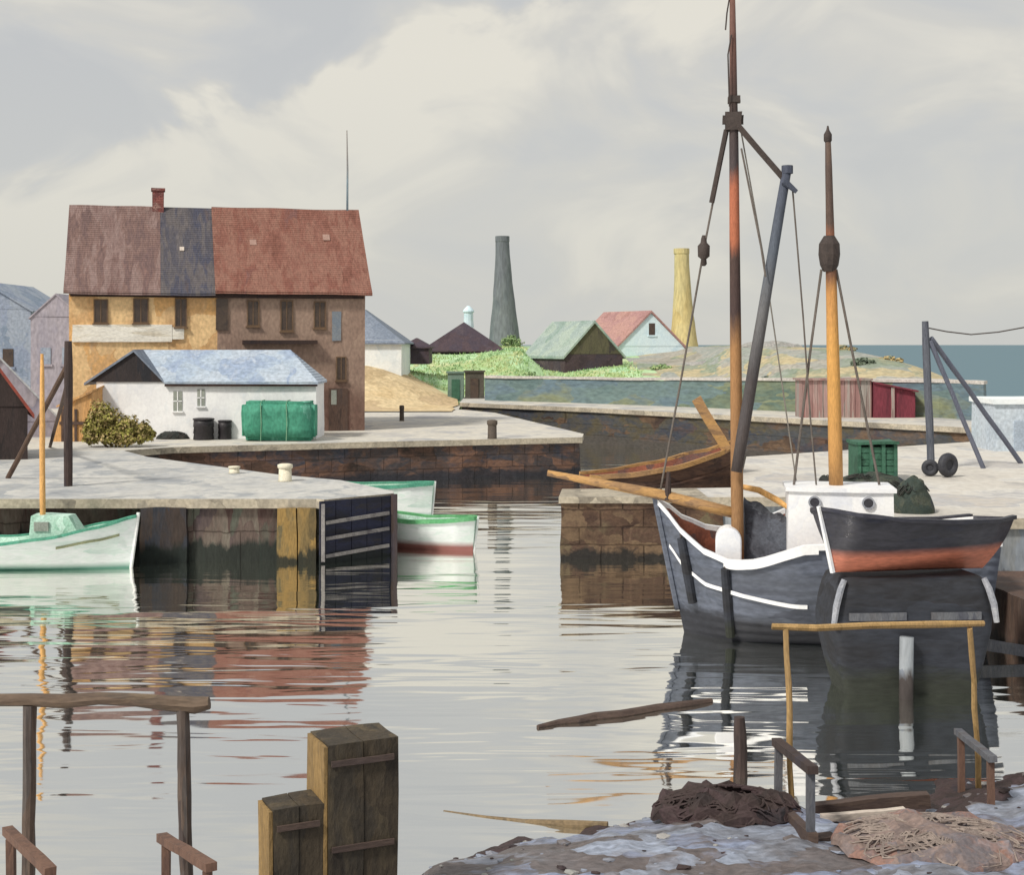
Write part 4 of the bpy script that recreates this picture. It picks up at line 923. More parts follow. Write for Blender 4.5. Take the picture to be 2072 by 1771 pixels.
# rocks and shrubs on the point
rk = random.Random(5)
ROCKS = [(1150, 752, 97, 1.3, .4), (1330, 744, 95, 2.4, .45), (1450, 712, 108, 2.4, .5), (1560, 708, 104, 2.4, .5), (1800, 758, 80, 1.4, .4), (1930, 778, 78, 1.8, .4), (2010, 790, 74, 1.8, .4)]
RL = ['flat grey rock left of the foot of the dark gabled shed', 'long grey rock under the pale blue house', 'wide low boulder on the skyline below the yellow chimney', 'low boulder on the skyline between tall mast and small mast', 'low rock above the crimson shed', 'low rock on the shore beside the right derrick post', 'low rock furthest out on the shore below the sea']
for (x, y, d, r, h), lb in zip(ROCKS, RL):
    cx_ = X_(x, d); c = Vector((cx_, d, min(land_z(cx_ + q, d + e) for q in (-r * .8, 0, r * .8) for e in (-r * .5, 0, r * .5)) + .02)); mb = MB()
    bmesh.ops.create_icosphere(mb.bm, subdivisions=3, radius=1)
    for v in mb.bm.verts:
        q = v.co.copy(); v.co = Vector((q.x * r, q.y * r * .6, q.z * h)) + noise.noise_vector(q * 1.4 + Vector((x, 0, 0))) * .35 * h + noise.noise_vector(q * 4 + Vector((x, 0, 0))) * .08 * r
        v.co += c
    mb.build('rock', 'rock', label=lb, cat='rock', group='rocks on the point')
BSH = [(1036, 716, 124, 1.1, .9, 'leaf_green', 'yellow green bush at the right foot of the grey chimney'), (1075, 745, 104, 1.0, .8, 'leaf_green', 'light green bush left of the dark gabled shed'), (1275, 752, 100, .9, .45, 'leaf_green', 'light green bush at the right foot of the dark gable'), (1560, 735, 90, 1.0, .4, 'leaf_dark', 'grey green low bush in the middle of the point'), (1748, 742, 86, .9, .45, 'leaf_dark', 'grey green low bush right of the mizzen mast'), (1706, 712, 96, 1.0, .35, 'dry_grass', 'straw coloured scrub on the skyline right of the mizzen mast'), (1800, 735, 88, 1.0, .35, 'dry_grass', 'straw coloured scrub on the last rise before the sea'), (1340, 728, 108, 1.0, .4, 'leaf_green', 'small bush under the pale blue gable')]
for i, (x, y, d, rx, rz_, lf, lb) in enumerate(BSH):
    cx_ = X_(x, d); c = (cx_, d, min(land_z(cx_ + q, d + e) for q in (-rx * .8, 0, rx * .8) for e in (-.6, 0, .6)))
    bush(c, [(-rx * .4, 0, rz_ * .6, rx * .7, .7, rz_ * .7), (rx * .4, 0, rz_ * .5, rx * .7, .7, rz_ * .6), (0, .2, rz_ * .9, rx * .5, .5, rz_ * .5)], 260, .2, [lf, 'leaf_dark' if lf == 'leaf_dark' else 'grass_hill' if lf == 'leaf_green' else 'headland'], lb, 40 + i, 'bushes on the far shore')
# grass on the hill: blades nobody could count
mb = MB(); rg = random.Random(3)
for _ in range(9000):
    x = rg.uniform(-9, 10); y = front_y(x) + rg.uniform(13, 46)
    z = land_z(x, y) - .03; h = rg.uniform(.08, .25); a = rg.random() * 6.28; wdt = .05 + .08 * rg.random(); dx, dy = math.cos(a) * wdt, math.sin(a) * wdt
    ox, oy = rg.uniform(-.12, .12), rg.uniform(-.12, .12)
    mb.face([(x - dx, y - dy, z), (x + dx, y + dy, z), (x + ox, y + oy, z + h)])
mb.build('grass', 'grass_hill', base=(0, 100, 3), kind='stuff', label='rough green grass covering the hill', cat='grass')
# ------------------------------------------------------------------ boats
def hull(t, L, bmax, sheer, keel, bfun, band=None, mats=('hull_white',), rake=.25, stern_rake=0.0, flare=.75, nT=28, nU=10, power=1.7, zoff=lambda t, s: 0.0, thick=.06, name='hull', inner='inner_rust', transom=False):
    """open hull in local axes: bow at +x, port +y. sheer(t), keel(t), bfun(t) with t=0 at the bow"""
    mb = MB(); G_ = {}
    def pt(tt, u, s, inset=0.0):
        zs = sheer(tt) + zoff(tt, s); zk = keel(tt)
        z = zk + (zs - zk) * u
        b = max(bfun(tt) * bmax * (flare + (1 - flare) * u) * (1 - max(0.0, 1 - u) ** power) - inset, 0.0)
        x = L / 2 - tt * L - rake * (1 - u) * max(0.0, 1 - tt * 3.2) ** 1.2 + stern_rake * (1 - u) * max(0, (tt - .7) / .3)
        return Vector((x, s * b, z))
    for s in (-1, 1):
        g = [[pt(i / nT, j / nU, s) for j in range(nU + 1)] for i in range(nT + 1)]
        vs = [[mb.bm.verts.new(p) for p in r] for r in g]
        for i in range(nT):
            for j in range(nU):
                f = mb.bm.faces.new([vs[i][j], vs[i + 1][j], vs[i + 1][j + 1], vs[i][j + 1]])
                zc = sum((g[i][j], g[i + 1][j], g[i + 1][j + 1], g[i][j + 1]), Vector()).z / 4
                f.material_index = band(i / nT, (j + .5) / nU, zc) if band else 0
    if transom:
        up = [pt(1, j / nU, 1) for j in range(nU + 1)]; dn = [pt(1, j / nU, -1) for j in range(nU + 1)]
        for j in range(nU):
            f = mb.face([dn[j], up[j], up[j + 1], dn[j + 1]], band(1, (j + .5) / nU, (up[j].z + up[j + 1].z) / 2) if band else 0)
    bmesh.ops.remove_doubles(mb.bm, verts=mb.bm.verts[:], dist=.002)
    ho = mb.build(name, list(mats), t, smooth=True, local=True)
    # inner skin
    mb = MB()
    for s in (-1, 1):
        g = [[pt(i / nT, .30 + .69 * j / 5, s, thick) for j in range(6)] for i in range(nT + 1)]
        vs = [[mb.bm.verts.new(p) for p in r] for r in g]
        for i in range(nT):
            for j in range(5): mb.bm.faces.new([vs[i][j], vs[i + 1][j], vs[i + 1][j + 1], vs[i][j + 1]])
    mb.build('inner_planking', inner, t, smooth=True, local=True)
    return pt, ho
def rail(t, pt, mat, r=.05, name='gunwale', nT=28, u=1.0, h=None, out=.0, sides=(-1, 1), t0=0.0, t1=1.0, parent_mat=None):
    mb = MB()
    for s in sides:
        pts = []
        for i in range(nT + 1):
            tt = t0 + (t1 - t0) * i / nT
            p = pt(tt, u(tt) if callable(u) else u, s); p = p + Vector((0, s * out, 0)); pts.append(p)
        hh = h or r
        rings = []
        for i, p in enumerate(pts):
            rings.append([mb.bm.verts.new(p + Vector((0, oy * r, oz * hh))) for oy, oz in ((-1, -1), (1, -1), (1, 1), (-1, 1))])
        for i in range(nT):
            for k in range(4): mb.bm.faces.new([rings[i][k], rings[i][(k + 1) % 4], rings[i + 1][(k + 1) % 4], rings[i + 1][k]])
        mb.bm.faces.new(rings[0][::-1]); mb.bm.faces.new(rings[-1])
    return mb.build(name, mat, t, local=True)
def interp(tab):
    def f(t):
        for (a, va), (b, vb) in zip(tab, tab[1:]):
            if a <= t <= b:
                s = (t - a) / (b - a); s = s * s * (3 - 2 * s) * .5 + s * .5; return va + (vb - va) * s
        return tab[-1][1] if t > tab[-1][0] else tab[0][1]
    return f
def floor_mesh(t, pt, z, mat, name='deck', t0=.05, t1=.97, n=22, ins=.05, zf=None):
    mb = MB(); prev = None
    for i in range(n + 1):
        tt = t0 + (t1 - t0) * i / n; row = []
        for s in (-1, 1):
            zz = z if zf is None else zf(tt)
            lo, hi = 0.0, 1.0
            for _ in range(18):
                m = (lo + hi) / 2
                if pt(tt, m, s).z < zz: lo = m
                else: hi = m
            p = pt(tt, lo, s, ins); row.append(mb.bm.verts.new((p.x, p.y, zz)))
        if prev: mb.bm.faces.new([prev[0], prev[1], row[1], row[0]])
        prev = row
    return mb.build(name, mat, t, local=True)

# ---- slate grey ketch
KL = 6.2; kb = Vector((X_(1331, 26.5), 26.5, 0)); kyaw = math.pi - .15
kdir = Vector((math.cos(kyaw), math.sin(kyaw), 0)); kc = kb - kdir * KL / 2
ketch = thing('ketch', 'slate grey two masted sailing ketch with white rails and white wheelhouse', 'sailing boat', kc, kyaw)
def kl(p):   # world -> ketch local
    return Matrix.Rotation(-kyaw, 3, 'Z') @ (Vector(p) - kc)
ks = interp([(0, 2.49), (.095, 1.97), (.15, 1.78), (.215, 1.68), (.28, 1.73), (.43, 2.05), (.6, 2.0), (1, 1.95)])
kbf = interp([(0, .03), (.06, .3), (.14, .58), (.26, .86), (.42, 1.0), (.62, .97), (.82, .8), (1, .45)])
kstr = interp([(0, 1.66), (.07, 1.24), (.14, 1.06), (.43, .80), (1, .6)])
kpt, kh = hull(ketch, KL, 1.45, ks, lambda t: -.5 + .25 * max(0, 1 - t * 6), kbf, mats=('hull_slate',), rake=.55, flare=.84, power=3.8, transom=True, stern_rake=.3,
               zoff=lambda t, s: -s * .20 * min(1, kbf(t)) * (1 - .6 * max(0, min(1, (t - .4) / .2))), inner='inner_rust')
rail(ketch, kpt, 'paint_white', .065, h=.05)
rail(ketch, kpt, 'paint_white', .05, 'sheer_strake', u=lambda t: .985, out=.022, sides=(1,), t0=.2, t1=.47, h=.085)
rail(ketch, kpt, 'paint_white', .028, 'rubbing_strake', u=lambda t: (kstr(t) + .5) / (ks(t) - .15 * min(1, kbf(t)) + .5), out=.02, h=.034, t0=.012, t1=.44)
floor_mesh(ketch, kpt, 1.12, 'deck_brown', zf=lambda t: 1.36 + .9 * max(0, .22 - t))
mb = MB(); mb.tube([kpt(0, u, 1) + Vector((.03, 0, 0)) for u in (.25, .5, .75, 1.0, 1.04)], .06, 6); mb.build('stem', 'hull_slate', ketch, local=True)
# masts and spars
mtop = P(1482, -12, 25.9); mfoot = P(1493, 1160, 25.85)
mm = [kl(mfoot.lerp(mtop, i / 12)) for i in range(13)]
mb = MB(); mb.tube(mm, [.115, .115, .115, .112, .108, .104, .1, .096, .092, .086, .072, .064, .05], 12, .02); mast = mb.build('main_mast', 'mast_main', ketch, smooth=True, local=True)
def kbox(name, a, b, mat, parent, rough=0):
    mb = MB(); mb.box(a, b)
    if rough: mb.rough(rough, .012, 3)
    return mb.build(name, mat, parent, local=True)
hp = kl(P(1484, 240, 25.9))
mb = MB(); mb.box((hp.x - .15, hp.y - .13, hp.z - .22), (hp.x + .15, hp.y + .13, hp.z + .12)); mb.box((hp.x - .19, hp.y - .06, hp.z - .1), (hp.x + .2, hp.y + .06, hp.z + .06)); mb.box((hp.x - .13, hp.y - .1, hp.z + .3), (hp.x + .1, hp.y + .1, hp.z + .42)); mb.rough(1, .015, 4).build('mast_hounds', 'rig_dark', mast, local=True)
b0, b1 = kl(P(1490, 955, 25.55)), kl(P(1593, 338, 25.6))
mb = MB(); mb.tube([b0.lerp(b1, i / 8) for i in range(9)], [.1, .11, .11, .11, .105, .1, .095, .09, .085], 10, .03); boom = mb.build('boom', 'boom_blue', ketch, smooth=True, local=True)
mb = MB(); mb.tube([kl(P(1586, 366, 25.5)), kl(P(1612, 388, 25.5))], [.07, .04], 8); mb.tube([b1 - Vector((0, 0, .12)), b1 + Vector((0, 0, .03))], .105, 8); mb.build('boom_end', 'boom_blue', boom, local=True)
def line(name, pts, r, mat, par=ketch, d=25.8):
    mb = MB(); mb.tube([kl(P(x, y, dd)) for x, y, dd in pts], r, 6); return mb.build(name, mat, par, local=True)
line('boom_stay', [(1492, 252, 25.8), (1536, 304, 25.7), (1590, 366, 25.6)], .062, 'rig_dark')
fs = line('forestay', [(1472, 262, 25.9), (1452, 360, 26.), (1424, 505, 26.1), (1376, 780, 26.2), (1334, 1006, 26.4)], .02, 'rig')
mb = MB(); c = kl(P(1424, 506, 26.1)); mb.lathe(c, [(.03, -.3), (.06, -.26), (.05, -.17), (.11, -.12), (.115, .08), (.06, .14), (.05, .22), (.03, .28)], 10); mb.build('pulley_block', 'rig_dark', fs, smooth=True, local=True)
line('upper_stay', [(1470, 262, 25.9), (1440, 410, 26.)], .05, 'rig_dark')
line('shroud', [(1500, 268, 26.), (1545, 520, 26.5), (1580, 760, 26.8), (1622, 1050, 27.1)], .014, 'rig_pale')
line('shroud', [(1500, 300, 25.8), (1540, 500, 25.5), (1549, 560, 25.4)], .018, 'rig')
line('topping_lift', [(1604, 386, 25.6), (1625, 640, 25.8), (1640, 850, 25.9), (1652, 985, 25.9)], .016, 'rig')
line('halyard', [(1476, -5, 25.9), (1471, 25, 25.9), (1468, 60, 25.9)], .014, 'rig_dark')
line('halyard', [(1480, 70, 25.8), (1473, 110, 25.75), (1476, 215, 25.75)], .014, 'rig_dark')
z0 = kl(P(1675, 268, 25.9)); zf = kl(P(1692, 985, 25.9))
mb = MB(); mb.tube([zf.lerp(z0, i / 10) for i in range(11)], [.13, .13, .125, .12, .115, .105, .1, .08, .07, .065, .05], 12, .02); miz = mb.build('mizzen_mast', 'mast_mizzen', ketch, smooth=True, local=True)
mb = MB(); c = kl(P(1678, 515, 25.9)); mb.lathe(c, [(.10, .35), (.19, .2), (.2, .0), (.17, -.2), (.11, -.32)], 10); mb.build('mast_hounds', 'rig_dark', miz, local=True)
mb = MB(); c = kl(P(1675, 278, 25.9)); mb.lathe(c, [(.03, -.12), (.075, -.06), (.075, .06), (.03, .14), (.015, .22)], 10); mb.build('mast_truck', 'rig_dark', miz, smooth=True, local=True)
line('mizzen_shroud', [(1662, 545, 25.9), (1641, 700, 25.9), (1606, 985, 25.9)], .024, 'rig')
line('mizzen_shroud', [(1692, 545, 25.9), (1722, 700, 25.9), (1780, 985, 25.9)], .024, 'rig')
# bowsprit
bs = [P(1494, 1040, 25.9), P(1410, 1020, 26.1), P(1330, 1000, 26.35), P(1220, 979, 26.6), P(1108, 957, 26.8)]
mb = MB(); mb.tube([kl(p) for p in bs], [.10, .105, .10, .085, .06], 10, .06); mb.build('bowsprit', 'spar_ochre', ketch, smooth=True, local=True)
mb = MB(); mb.tube([kl(P(1353, 955, 26.25)), kl(P(1351, 1012, 26.25))], [.035, .075], 8); mb.build('bitt', 'post_dark', ketch, local=True)
# wheelhouse
wx0, wx1 = kl(P(1592, 1000, 25.4)), kl(P(1808, 1000, 25.4)); yf = wx0.y; zt = Z_(984, 25.5) - .09
mb = MB(); xl, xr = wx1.x, wx0.x
mb.hexa([(xl, yf - 1.3, 1.1), (xr, yf - 1.3, 1.1), (xr, yf, 1.1), (xl, yf, 1.1), (xl + .03, yf - 1.25, zt), (xr - .04, yf - 1.25, zt), (xr - .04, yf - .03, zt), (xl + .03, yf - .03, zt)])
wh = mb.rough(3, .015, 1.5).build('wheelhouse', 'paint_white', ketch, local=True)
mb = MB(); mb.box((xl - .02, yf - 1.32, zt), (xr + .02, yf + .03, zt + .07)); mb.rough(2, .012, 2).build('wheelhouse_roof', 'paint_white', wh, local=True)
for x in (1648, 1755):
    c = kl(P(x, 1016, 25.37)); mb = MB(); n = 14
    mb.lathe((0, 0, 0), [(.085, 0), (.085, .05)], n); bmesh.ops.rotate(mb.bm, verts=mb.bm.verts[:], matrix=Matrix.Rotation(-math.pi / 2, 3, 'X'), cent=(0, 0, 0)); bmesh.ops.translate(mb.bm, verts=mb.bm.verts[:], vec=(c.x, yf - .03, c.z)); pw = mb.build('porthole', 'port_dark', wh, local=True)
    mb = MB(); mb.lathe((0, 0, 0), [(.086, 0), (.115, 0), (.115, .07), (.086, .07), (.086, 0)], n); bmesh.ops.rotate(mb.bm, verts=mb.bm.verts[:], matrix=Matrix.Rotation(-math.pi / 2, 3, 'X'), cent=(0, 0, 0)); bmesh.ops.translate(mb.bm, verts=mb.bm.verts[:], vec=(c.x, yf - .035, c.z)); mb.build('porthole_rim', 'cradle_pale', pw, local=True)
# rounded fore hatch
c = kl(P(1474, 1100, 25.75)); mb = MB(); n = 12; prof = []
hw, hz = .24, Z_(1066, 25.75) - 1.1
for k in range(n + 1):
    a = math.pi * k / n; prof.append((math.cos(a) * hw, (hz - hw) + math.sin(a) * hw if 0 < k < n else 0.0))
prof = [(hw, 0)] + [(math.cos(math.pi * k / n) * hw, hz - hw + math.sin(math.pi * k / n) * hw) for k in range(n + 1)] + [(-hw, 0)]
fr1 = [mb.bm.verts.new((c.x + px, c.y + .22, 1.1 + pz)) for px, pz in prof]; bk = [mb.bm.verts.new((c.x + px, c.y - .35, 1.1 + pz)) for px, pz in prof]
mb.bm.faces.new(fr1); mb.bm.faces.new(bk[::-1])
for i in range(len(prof) - 1): mb.bm.faces.new([fr1[i], fr1[i + 1], bk[i + 1], bk[i]])
mb.build('companion_hatch', 'paint_white', ketch, smooth=False, bevel=.03, local=True)
# dark tarpaulin over gear on deck, ochre spar along its top
ra, rb = P(1505, 1004, 26.2), P(1600, 1052, 26.05); mb = MB(); n = 14; rows = []
for i in range(n + 1):
    c = ra.lerp(rb, i / n); row = []
    for k in range(9):
        s = (k - 4) / 4; wv = noise.noise((i * .3, k * .5, 4)) * .10 + .015 * math.sin(i * .9 + k)
        row.append(mb.bm.verts.new((c.x, c.y + s * .42 + wv * .5, max(1.12, c.z - abs(s) ** 1.3 * (c.z - 1.12) + wv * (1 - abs(s))))))
    rows.append(row)
for i in range(n):
    for k in range(8): mb.bm.faces.new([rows[i][k], rows[i][k + 1], rows[i + 1][k + 1], rows[i + 1][k]])
for r_ in (rows[0][::-1], rows[-1]): mb.bm.faces.new(r_)
mb.build('tarpaulin', 'tarp_slate', smooth=True, label='slate blue tarpaulin tented over gear between the tall mast and the wheelhouse', cat='tarpaulin')
mb = MB(); mb.tube([P(1500, 985, 26.4), P(1535, 992, 26.3), P(1572, 1012, 26.2), P(1598, 1030, 26.1)], [.05, .06, .06, .04], 8); mb.build('oar', 'mast_yellow', label='ochre spar lying over the tarpaulin on the ketch deck', cat='spar')
# fenders hanging on the near side
for (x, y0, y1, lb) in ((1392, 1146, 1222, 'short dark timber fender hung at the bow of the ketch'), (1484, 1152, 1282, 'long dark timber fender hung below the tall mast')):
    tt = (X_(x, 25.2) - kb.x) / KL; p0 = ketch.matrix_basis @ kpt(tt, .93, 1); p1 = ketch.matrix_basis @ kpt(tt, .42 if x < 1450 else .3, 1)
    t = thing('fender', lb, 'fender', p1 + Vector((0, -.1, 0)), group='fenders on the ketch')
    off = Vector((0, -.11, 0)); mb = MB(); mb.tube([p0 + off, p0.lerp(p1, .5) + off + Vector((0, -.03, 0)), p1 + off], [.08, .095, .085], 9, .04); mb.build('fender_log', 'cradle_dark', t)
    mb = MB(); mb.tube([p0 + off, p0 + Vector((0, .02, .14))], .02, 5); mb.build('lanyard', 'rig_dark', t)

# ---- black and red boat on its cradle
b_bow = Vector((X_(1656, 21.5), 21.5, 0)); b_st = Vector((X_(2008, 22.7), 22.7, 0)); BL = (b_bow - b_st).length; byaw = math.atan2((b_bow - b_st).y, (b_bow - b_st).x); bc = (b_bow + b_st) / 2
BK = 1.89
bb = thing('beached_boat', 'black topped boat with rust red bottom standing on the dark pontoon', 'boat', bc + Vector((0, 0, BK)), byaw)
bsh = interp([(0, 1.06), (.12, .98), (.35, .88), (.6, .83), (.85, .80), (1, .82)])
bbf = interp([(0, .05), (.04, .46), (.1, .72), (.3, .96), (.6, 1), (.85, .86), (1, .62)])
spl = lambda t: .44 + .03 * t
bpt, bh = hull(bb, BL, .85, bsh, lambda t: .05 - .10 * t, bbf, zoff=lambda t, s: (.03 if s > 0 else -.13) * bbf(t), mats=('hull_black',), rake=.28, flare=.6, power=2.6, transom=True, stern_rake=.2, nU=20, inner='paint_white')
rail(bb, bpt, 'hull_black', .05, h=.03)
floor_mesh(bb, bpt, .3, 'deck_brown', name='bottom_boards')
mb = MB(); mb.tube([bpt(0, u, 1) + Vector((.02, 0, 0)) for u in (0, .3, .6, .9, 1.03)], [.045, .045, .04, .035, .035], 6); mb.build('stem', 'paint_white', bb, local=True)
for tt in (.3, .55, .8):
    p = bpt(tt, .74, 1, .1); q = bpt(tt, .74, -1, .1); mb = MB(); mb.bar(p, q, .2, .04); mb.build('thwart', 'spar_ochre', bb, local=True)
cyaw = R(7); h2 = 1.30
cr = thing('pontoon', 'dark rounded pontoon with pale curved end ribs under the black and red boat', 'pontoon', (X_(1826, 22.2), 22.2, 0), R(4))
mb = MB(); rings = []
for z, hx, hy in ((-1.0, .85, .36), (0, 1.06, .46), (.45, 1.18, .52), (.95, 1.29, .56), (1.15, 1.31, .57), (1.45, 1.27, .565), (1.70, 1.20, .55), (1.82, 1.14, .52), (1.845, 1.08, .46)):
    ring = []
    for q in range(40):
        a = 2 * math.pi * q / 40; c_, s_ = math.cos(a), math.sin(a); p_ = .22
        ring.append(mb.bm.verts.new((math.copysign(abs(c_) ** p_, c_) * hx, math.copysign(abs(s_) ** p_, s_) * hy, z)))
    rings.append(ring)
for a_, b_ in zip(rings, rings[1:]):
    for q in range(40): mb.bm.faces.new([a_[q], a_[(q + 1) % 40], b_[(q + 1) % 40], b_[q]])
mb.bm.faces.new(rings[0][::-1]); mb.bm.faces.new(rings[-1])
mb.jit(.012, 2.5); mb.build('pontoon_hull', 'cradle_dark', cr, smooth=True, local=True)
for sx_ in (-1, 1):
    mb = MB(); x = sx_ * 1.20
    mb.tube([(x - sx_ * .08, -.53, 1.82), (x - sx_ * .01, -.56, 1.66), (x + sx_ * .06, -.585, 1.42), (x + sx_ * .10, -.59, 1.14)], [.045, .055, .055, .045], 8); mb.build('end_rib', 'cradle_pale', cr, local=True)
for xa, xb in ((-1.05, -.15), (.25, 1.05)):
    mb = MB(); mb.box((xa, -.60, 1.19), (xb, -.54, 1.31)); mb.rough(2, .01, 2).build('slot_board', 'rail_slate', cr, local=True)
mb = MB(); p = Vector((X_(1832, 21.5), 21.5, 0)); mb.tube([p + Vector((0, 0, -.8)), p + Vector((.02, 0, .95))], .11, 10, .04); mb.build('mooring_pile', 'quay_bluegrey', label='pale grey pile standing in the water before the dark pontoon', cat='pile', smooth=True)

# ---- brown boat behind the pier head
t = thing('fishing_boat', 'brown hulled boat with ochre rail lying behind the pier head', 'boat', (4.55, 41.6, 0), .22)
osh = interp([(0, 2.55), (.2, 2.2), (.5, 1.85), (.8, 1.65), (1, 1.6)]); obf = interp([(0, .03), (.1, .45), (.3, .9), (.6, 1), (1, .6)])
opt, oh = hull(t, 4.9, .95, osh, lambda t: -.3, obf, mats=('hull_brown',), rake=.35, flare=.7, transom=True)
rail(t, opt, 'spar_ochre', .06, h=.07); floor_mesh(t, opt, 1.1, 'deck_brown')
rail(t, opt, 'hull_brown', .03, 'rubbing_strake', u=.78, out=.01)
mb = MB(); mb.tube([opt(0, u, 1) + Vector((.02, 0, 0)) for u in (.1, .5, .9, 1.02)], .06, 6); mb.build('stem', 'hull_brown', t, local=True)
mb = MB(); mb.bar(P(1408, 806, 41.5), P(1472, 912, 41.5), .06, .30); mb.rough(3, .02, 2)
mb.build('sweep_oar', 'spar_ochre', label='broad ochre board leaning up from the bow of the brown boat', cat='oar')

# ---- white and green boat at the left
LB = 5.6; lb_ = Vector((X_(277, 34.05), 34.05, 0)); lc = lb_ - Vector((LB / 2, 0, 0))
t = thing('motor_boat', 'white motor boat with green rail and ochre mast below the front pier', 'boat', lc, 0.0)
lsh = interp([(0, 1.27), (.15, 1.05), (.35, .82), (.6, .66), (.85, .66), (1, .8)]); lbf = interp([(0, .03), (.08, .35), (.2, .7), (.4, .95), (.65, 1), (1, .62)])
lpt, lh = hull(t, LB, .82, lsh, lambda t: -.4, lbf, mats=('hull_white_teal',), rake=.22, flare=.62, power=1.8, transom=True, nU=14, inner='cabin_green')
rail(t, lpt, 'rail_green', .045, h=.035); rail(t, lpt, 'olive_stripe', .015, 'stripe', u=lambda t: .78, out=.012, sides=(-1,), t0=.06, t1=.32, h=.03)
floor_mesh(t, lpt, .45, 'cabin_green')
mb = MB(); mb.tube([lpt(0, u, 1) + Vector((.02, 0, 0)) for u in (.1, .4, .7, 1.0, 1.05)], .045, 6); mb.build('stem', 'hull_white', t, local=True)
cx0, cx1 = X_(66, 34) - lc.x, X_(165, 34) - lc.x
mb = MB(); mb.hexa([(cx0, -.38, .45), (cx1 + .25, -.38, .45), (cx1 + .25, .38, .45), (cx0, .38, .45), (cx0 + .05, -.34, 1.32), (cx1 - .25, -.3, 1.3), (cx1 - .25, .3, 1.3), (cx0 + .05, .34, 1.32)]); mb.rough(2, .02, 2); cab = mb.build('cabin', 'cabin_green', t, local=True)
mb = MB(); mb.box((cx0 + .15, -.40, .95), (cx0 + .5, -.33, 1.17)); mb.build('cabin_window', 'annex_window', cab, local=True)
mb = MB(); xm = X_(88, 34) - lc.x; mb.tube(wobble((xm, -.1, .5), (xm - .02, -.1, Z_(716, 34)), 8, .015), [.07] * 6 + [.06, .055, .04], 9, .1); mb.build('mast', 'mast_yellow', t, smooth=True, local=True)

# ---- two white boats beyond the front pier
def dinghy(x_bow, d_bow, L, yaw, zb, zm, railmat, lowmat, low, label, bmax=.7):
    bow = Vector((X_(x_bow, d_bow), d_bow, 0)); c = bow - Vector((math.cos(yaw), math.sin(yaw), 0)) * L / 2
    t = thing('rowing_boat', label, 'boat', c, yaw, group='white boats moored beyond the front pier')
    sh = interp([(0, zb), (.3, zm + .05), (.6, zm), (1, zm + .1)]); bf = interp([(0, .12), (.06, .42), (.15, .7), (.4, .97), (.7, 1), (1, .7)])
    pt, ho = hull(t, L, bmax, sh, lambda t: -.25, bf, mats=(lowmat,), rake=.12, flare=.72, power=2.4, transom=True, nU=16, inner='cabin_green')
    rail(t, pt, railmat, .05, h=.055); floor_mesh(t, pt, .3, 'spar_ochre', name='bottom_boards')
    for tt in (.35, .65): 
        p, q = pt(tt, .8, 1, .08), pt(tt, .8, -1, .08); mb = MB(); mb.bar(p, q, .2, .04); mb.build('thwart', 'spar_ochre', t, local=True)
    mb = MB(); mb.tube([pt(0, u, 1) + Vector((.015, 0, 0)) for u in (.2, .5, .8, 1.0, 1.04)], .035, 6); mb.build('stem', 'hull_white', t, local=True)
dinghy(878, 43.2, 4.6, R(-12), 1.16, 1.02, 'rail_green', 'hull_white_green', .2, 'white boat with a teal rail and teal waterline, further out beyond the pier')
dinghy(964, 36.75, 2.9, R(-24), .88, .76, 'rail_grass', 'hull_white_red', .19, 'white boat with bright green rail and red waterline just beyond the pier end', .58)

# ------------------------------------------------------------------ things on the landing quay
d = 39.6
plank_crate('fish_crate', X_(1738, d), X_(1812, d), d, 1.0, 1.6, Z_(900, d), 'green_dark', 'dark green crate on the landing quay behind the wheelhouse', 'crate', 5)
heap('net_pile', 'net_green', G(1762, 1003), 1.15, .8, .55, 'long dark green pile of nets in front of the green crate', 'net', 5, ropes=22, rope_mat='net_dark')
heap('net_pile', 'net_green', G(1846, 1036), .50, .5, .72, 'rounded dark green roll of netting right of the white wheelhouse', 'net', 8, ropes=18, rope_mat='net_dark')
heap('net_pile', 'net_dark', G(1672, 985), .25, .25, .3, 'small dark bundle left of the mizzen mast on the landing quay', 'net', 9, ropes=6)
def tyre(c, r, w_, ax, label):
    t = thing('tyre', label, 'tyre', c, group='tyres at the derrick foot')
    mb = MB(); n, k = 26, 10; rings = []
    for i in range(n):
        a = 2 * math.pi * i / n; row = []
        for j in range(k):
            b2 = 2 * math.pi * j / k; rr = r - w_ + math.cos(b2) * w_; row.append(mb.bm.verts.new((math.cos(a) * rr, math.sin(b2) * w_ * 1.1, math.sin(a) * rr + r)))
        rings.append(row)
    for i in range(n):
        for j in range(k): mb.bm.faces.new([rings[i][j], rings[i][(j + 1) % k], rings[(i + 1) % n][(j + 1) % k], rings[(i + 1) % n][j]])
    bmesh.ops.rotate(mb.bm, verts=mb.bm.verts[:], matrix=Matrix.Rotation(ax, 3, 'Z'), cent=(0, 0, 0)); mb.build('tread', 'tyre', t, smooth=True, local=True)
    mb = MB(); mb.lathe((0, 0, 0), [(r - 1.9 * w_, -.05), (r - 1.9 * w_, .05)], 16); bmesh.ops.rotate(mb.bm, verts=mb.bm.verts[:], matrix=Matrix.Rotation(math.pi / 2, 3, 'X'), cent=(0, 0, 0)); bmesh.ops.rotate(mb.bm, verts=mb.bm.verts[:], matrix=Matrix.Rotation(ax, 3, 'Z'), cent=(0, 0, 0)); bmesh.ops.translate(mb.bm, verts=mb.bm.verts[:], vec=(0, 0, r)); mb.build('hub', 'tyre', t, local=True)
tyre(G(1918, 966), .36, .12, .5, 'large dark tyre leaning at the foot of the right derrick')
tyre(G(1882, 964), .25, .09, -.3, 'smaller dark tyre left of the large one at the derrick foot')
foot = G(1884, 950); d = foot.y
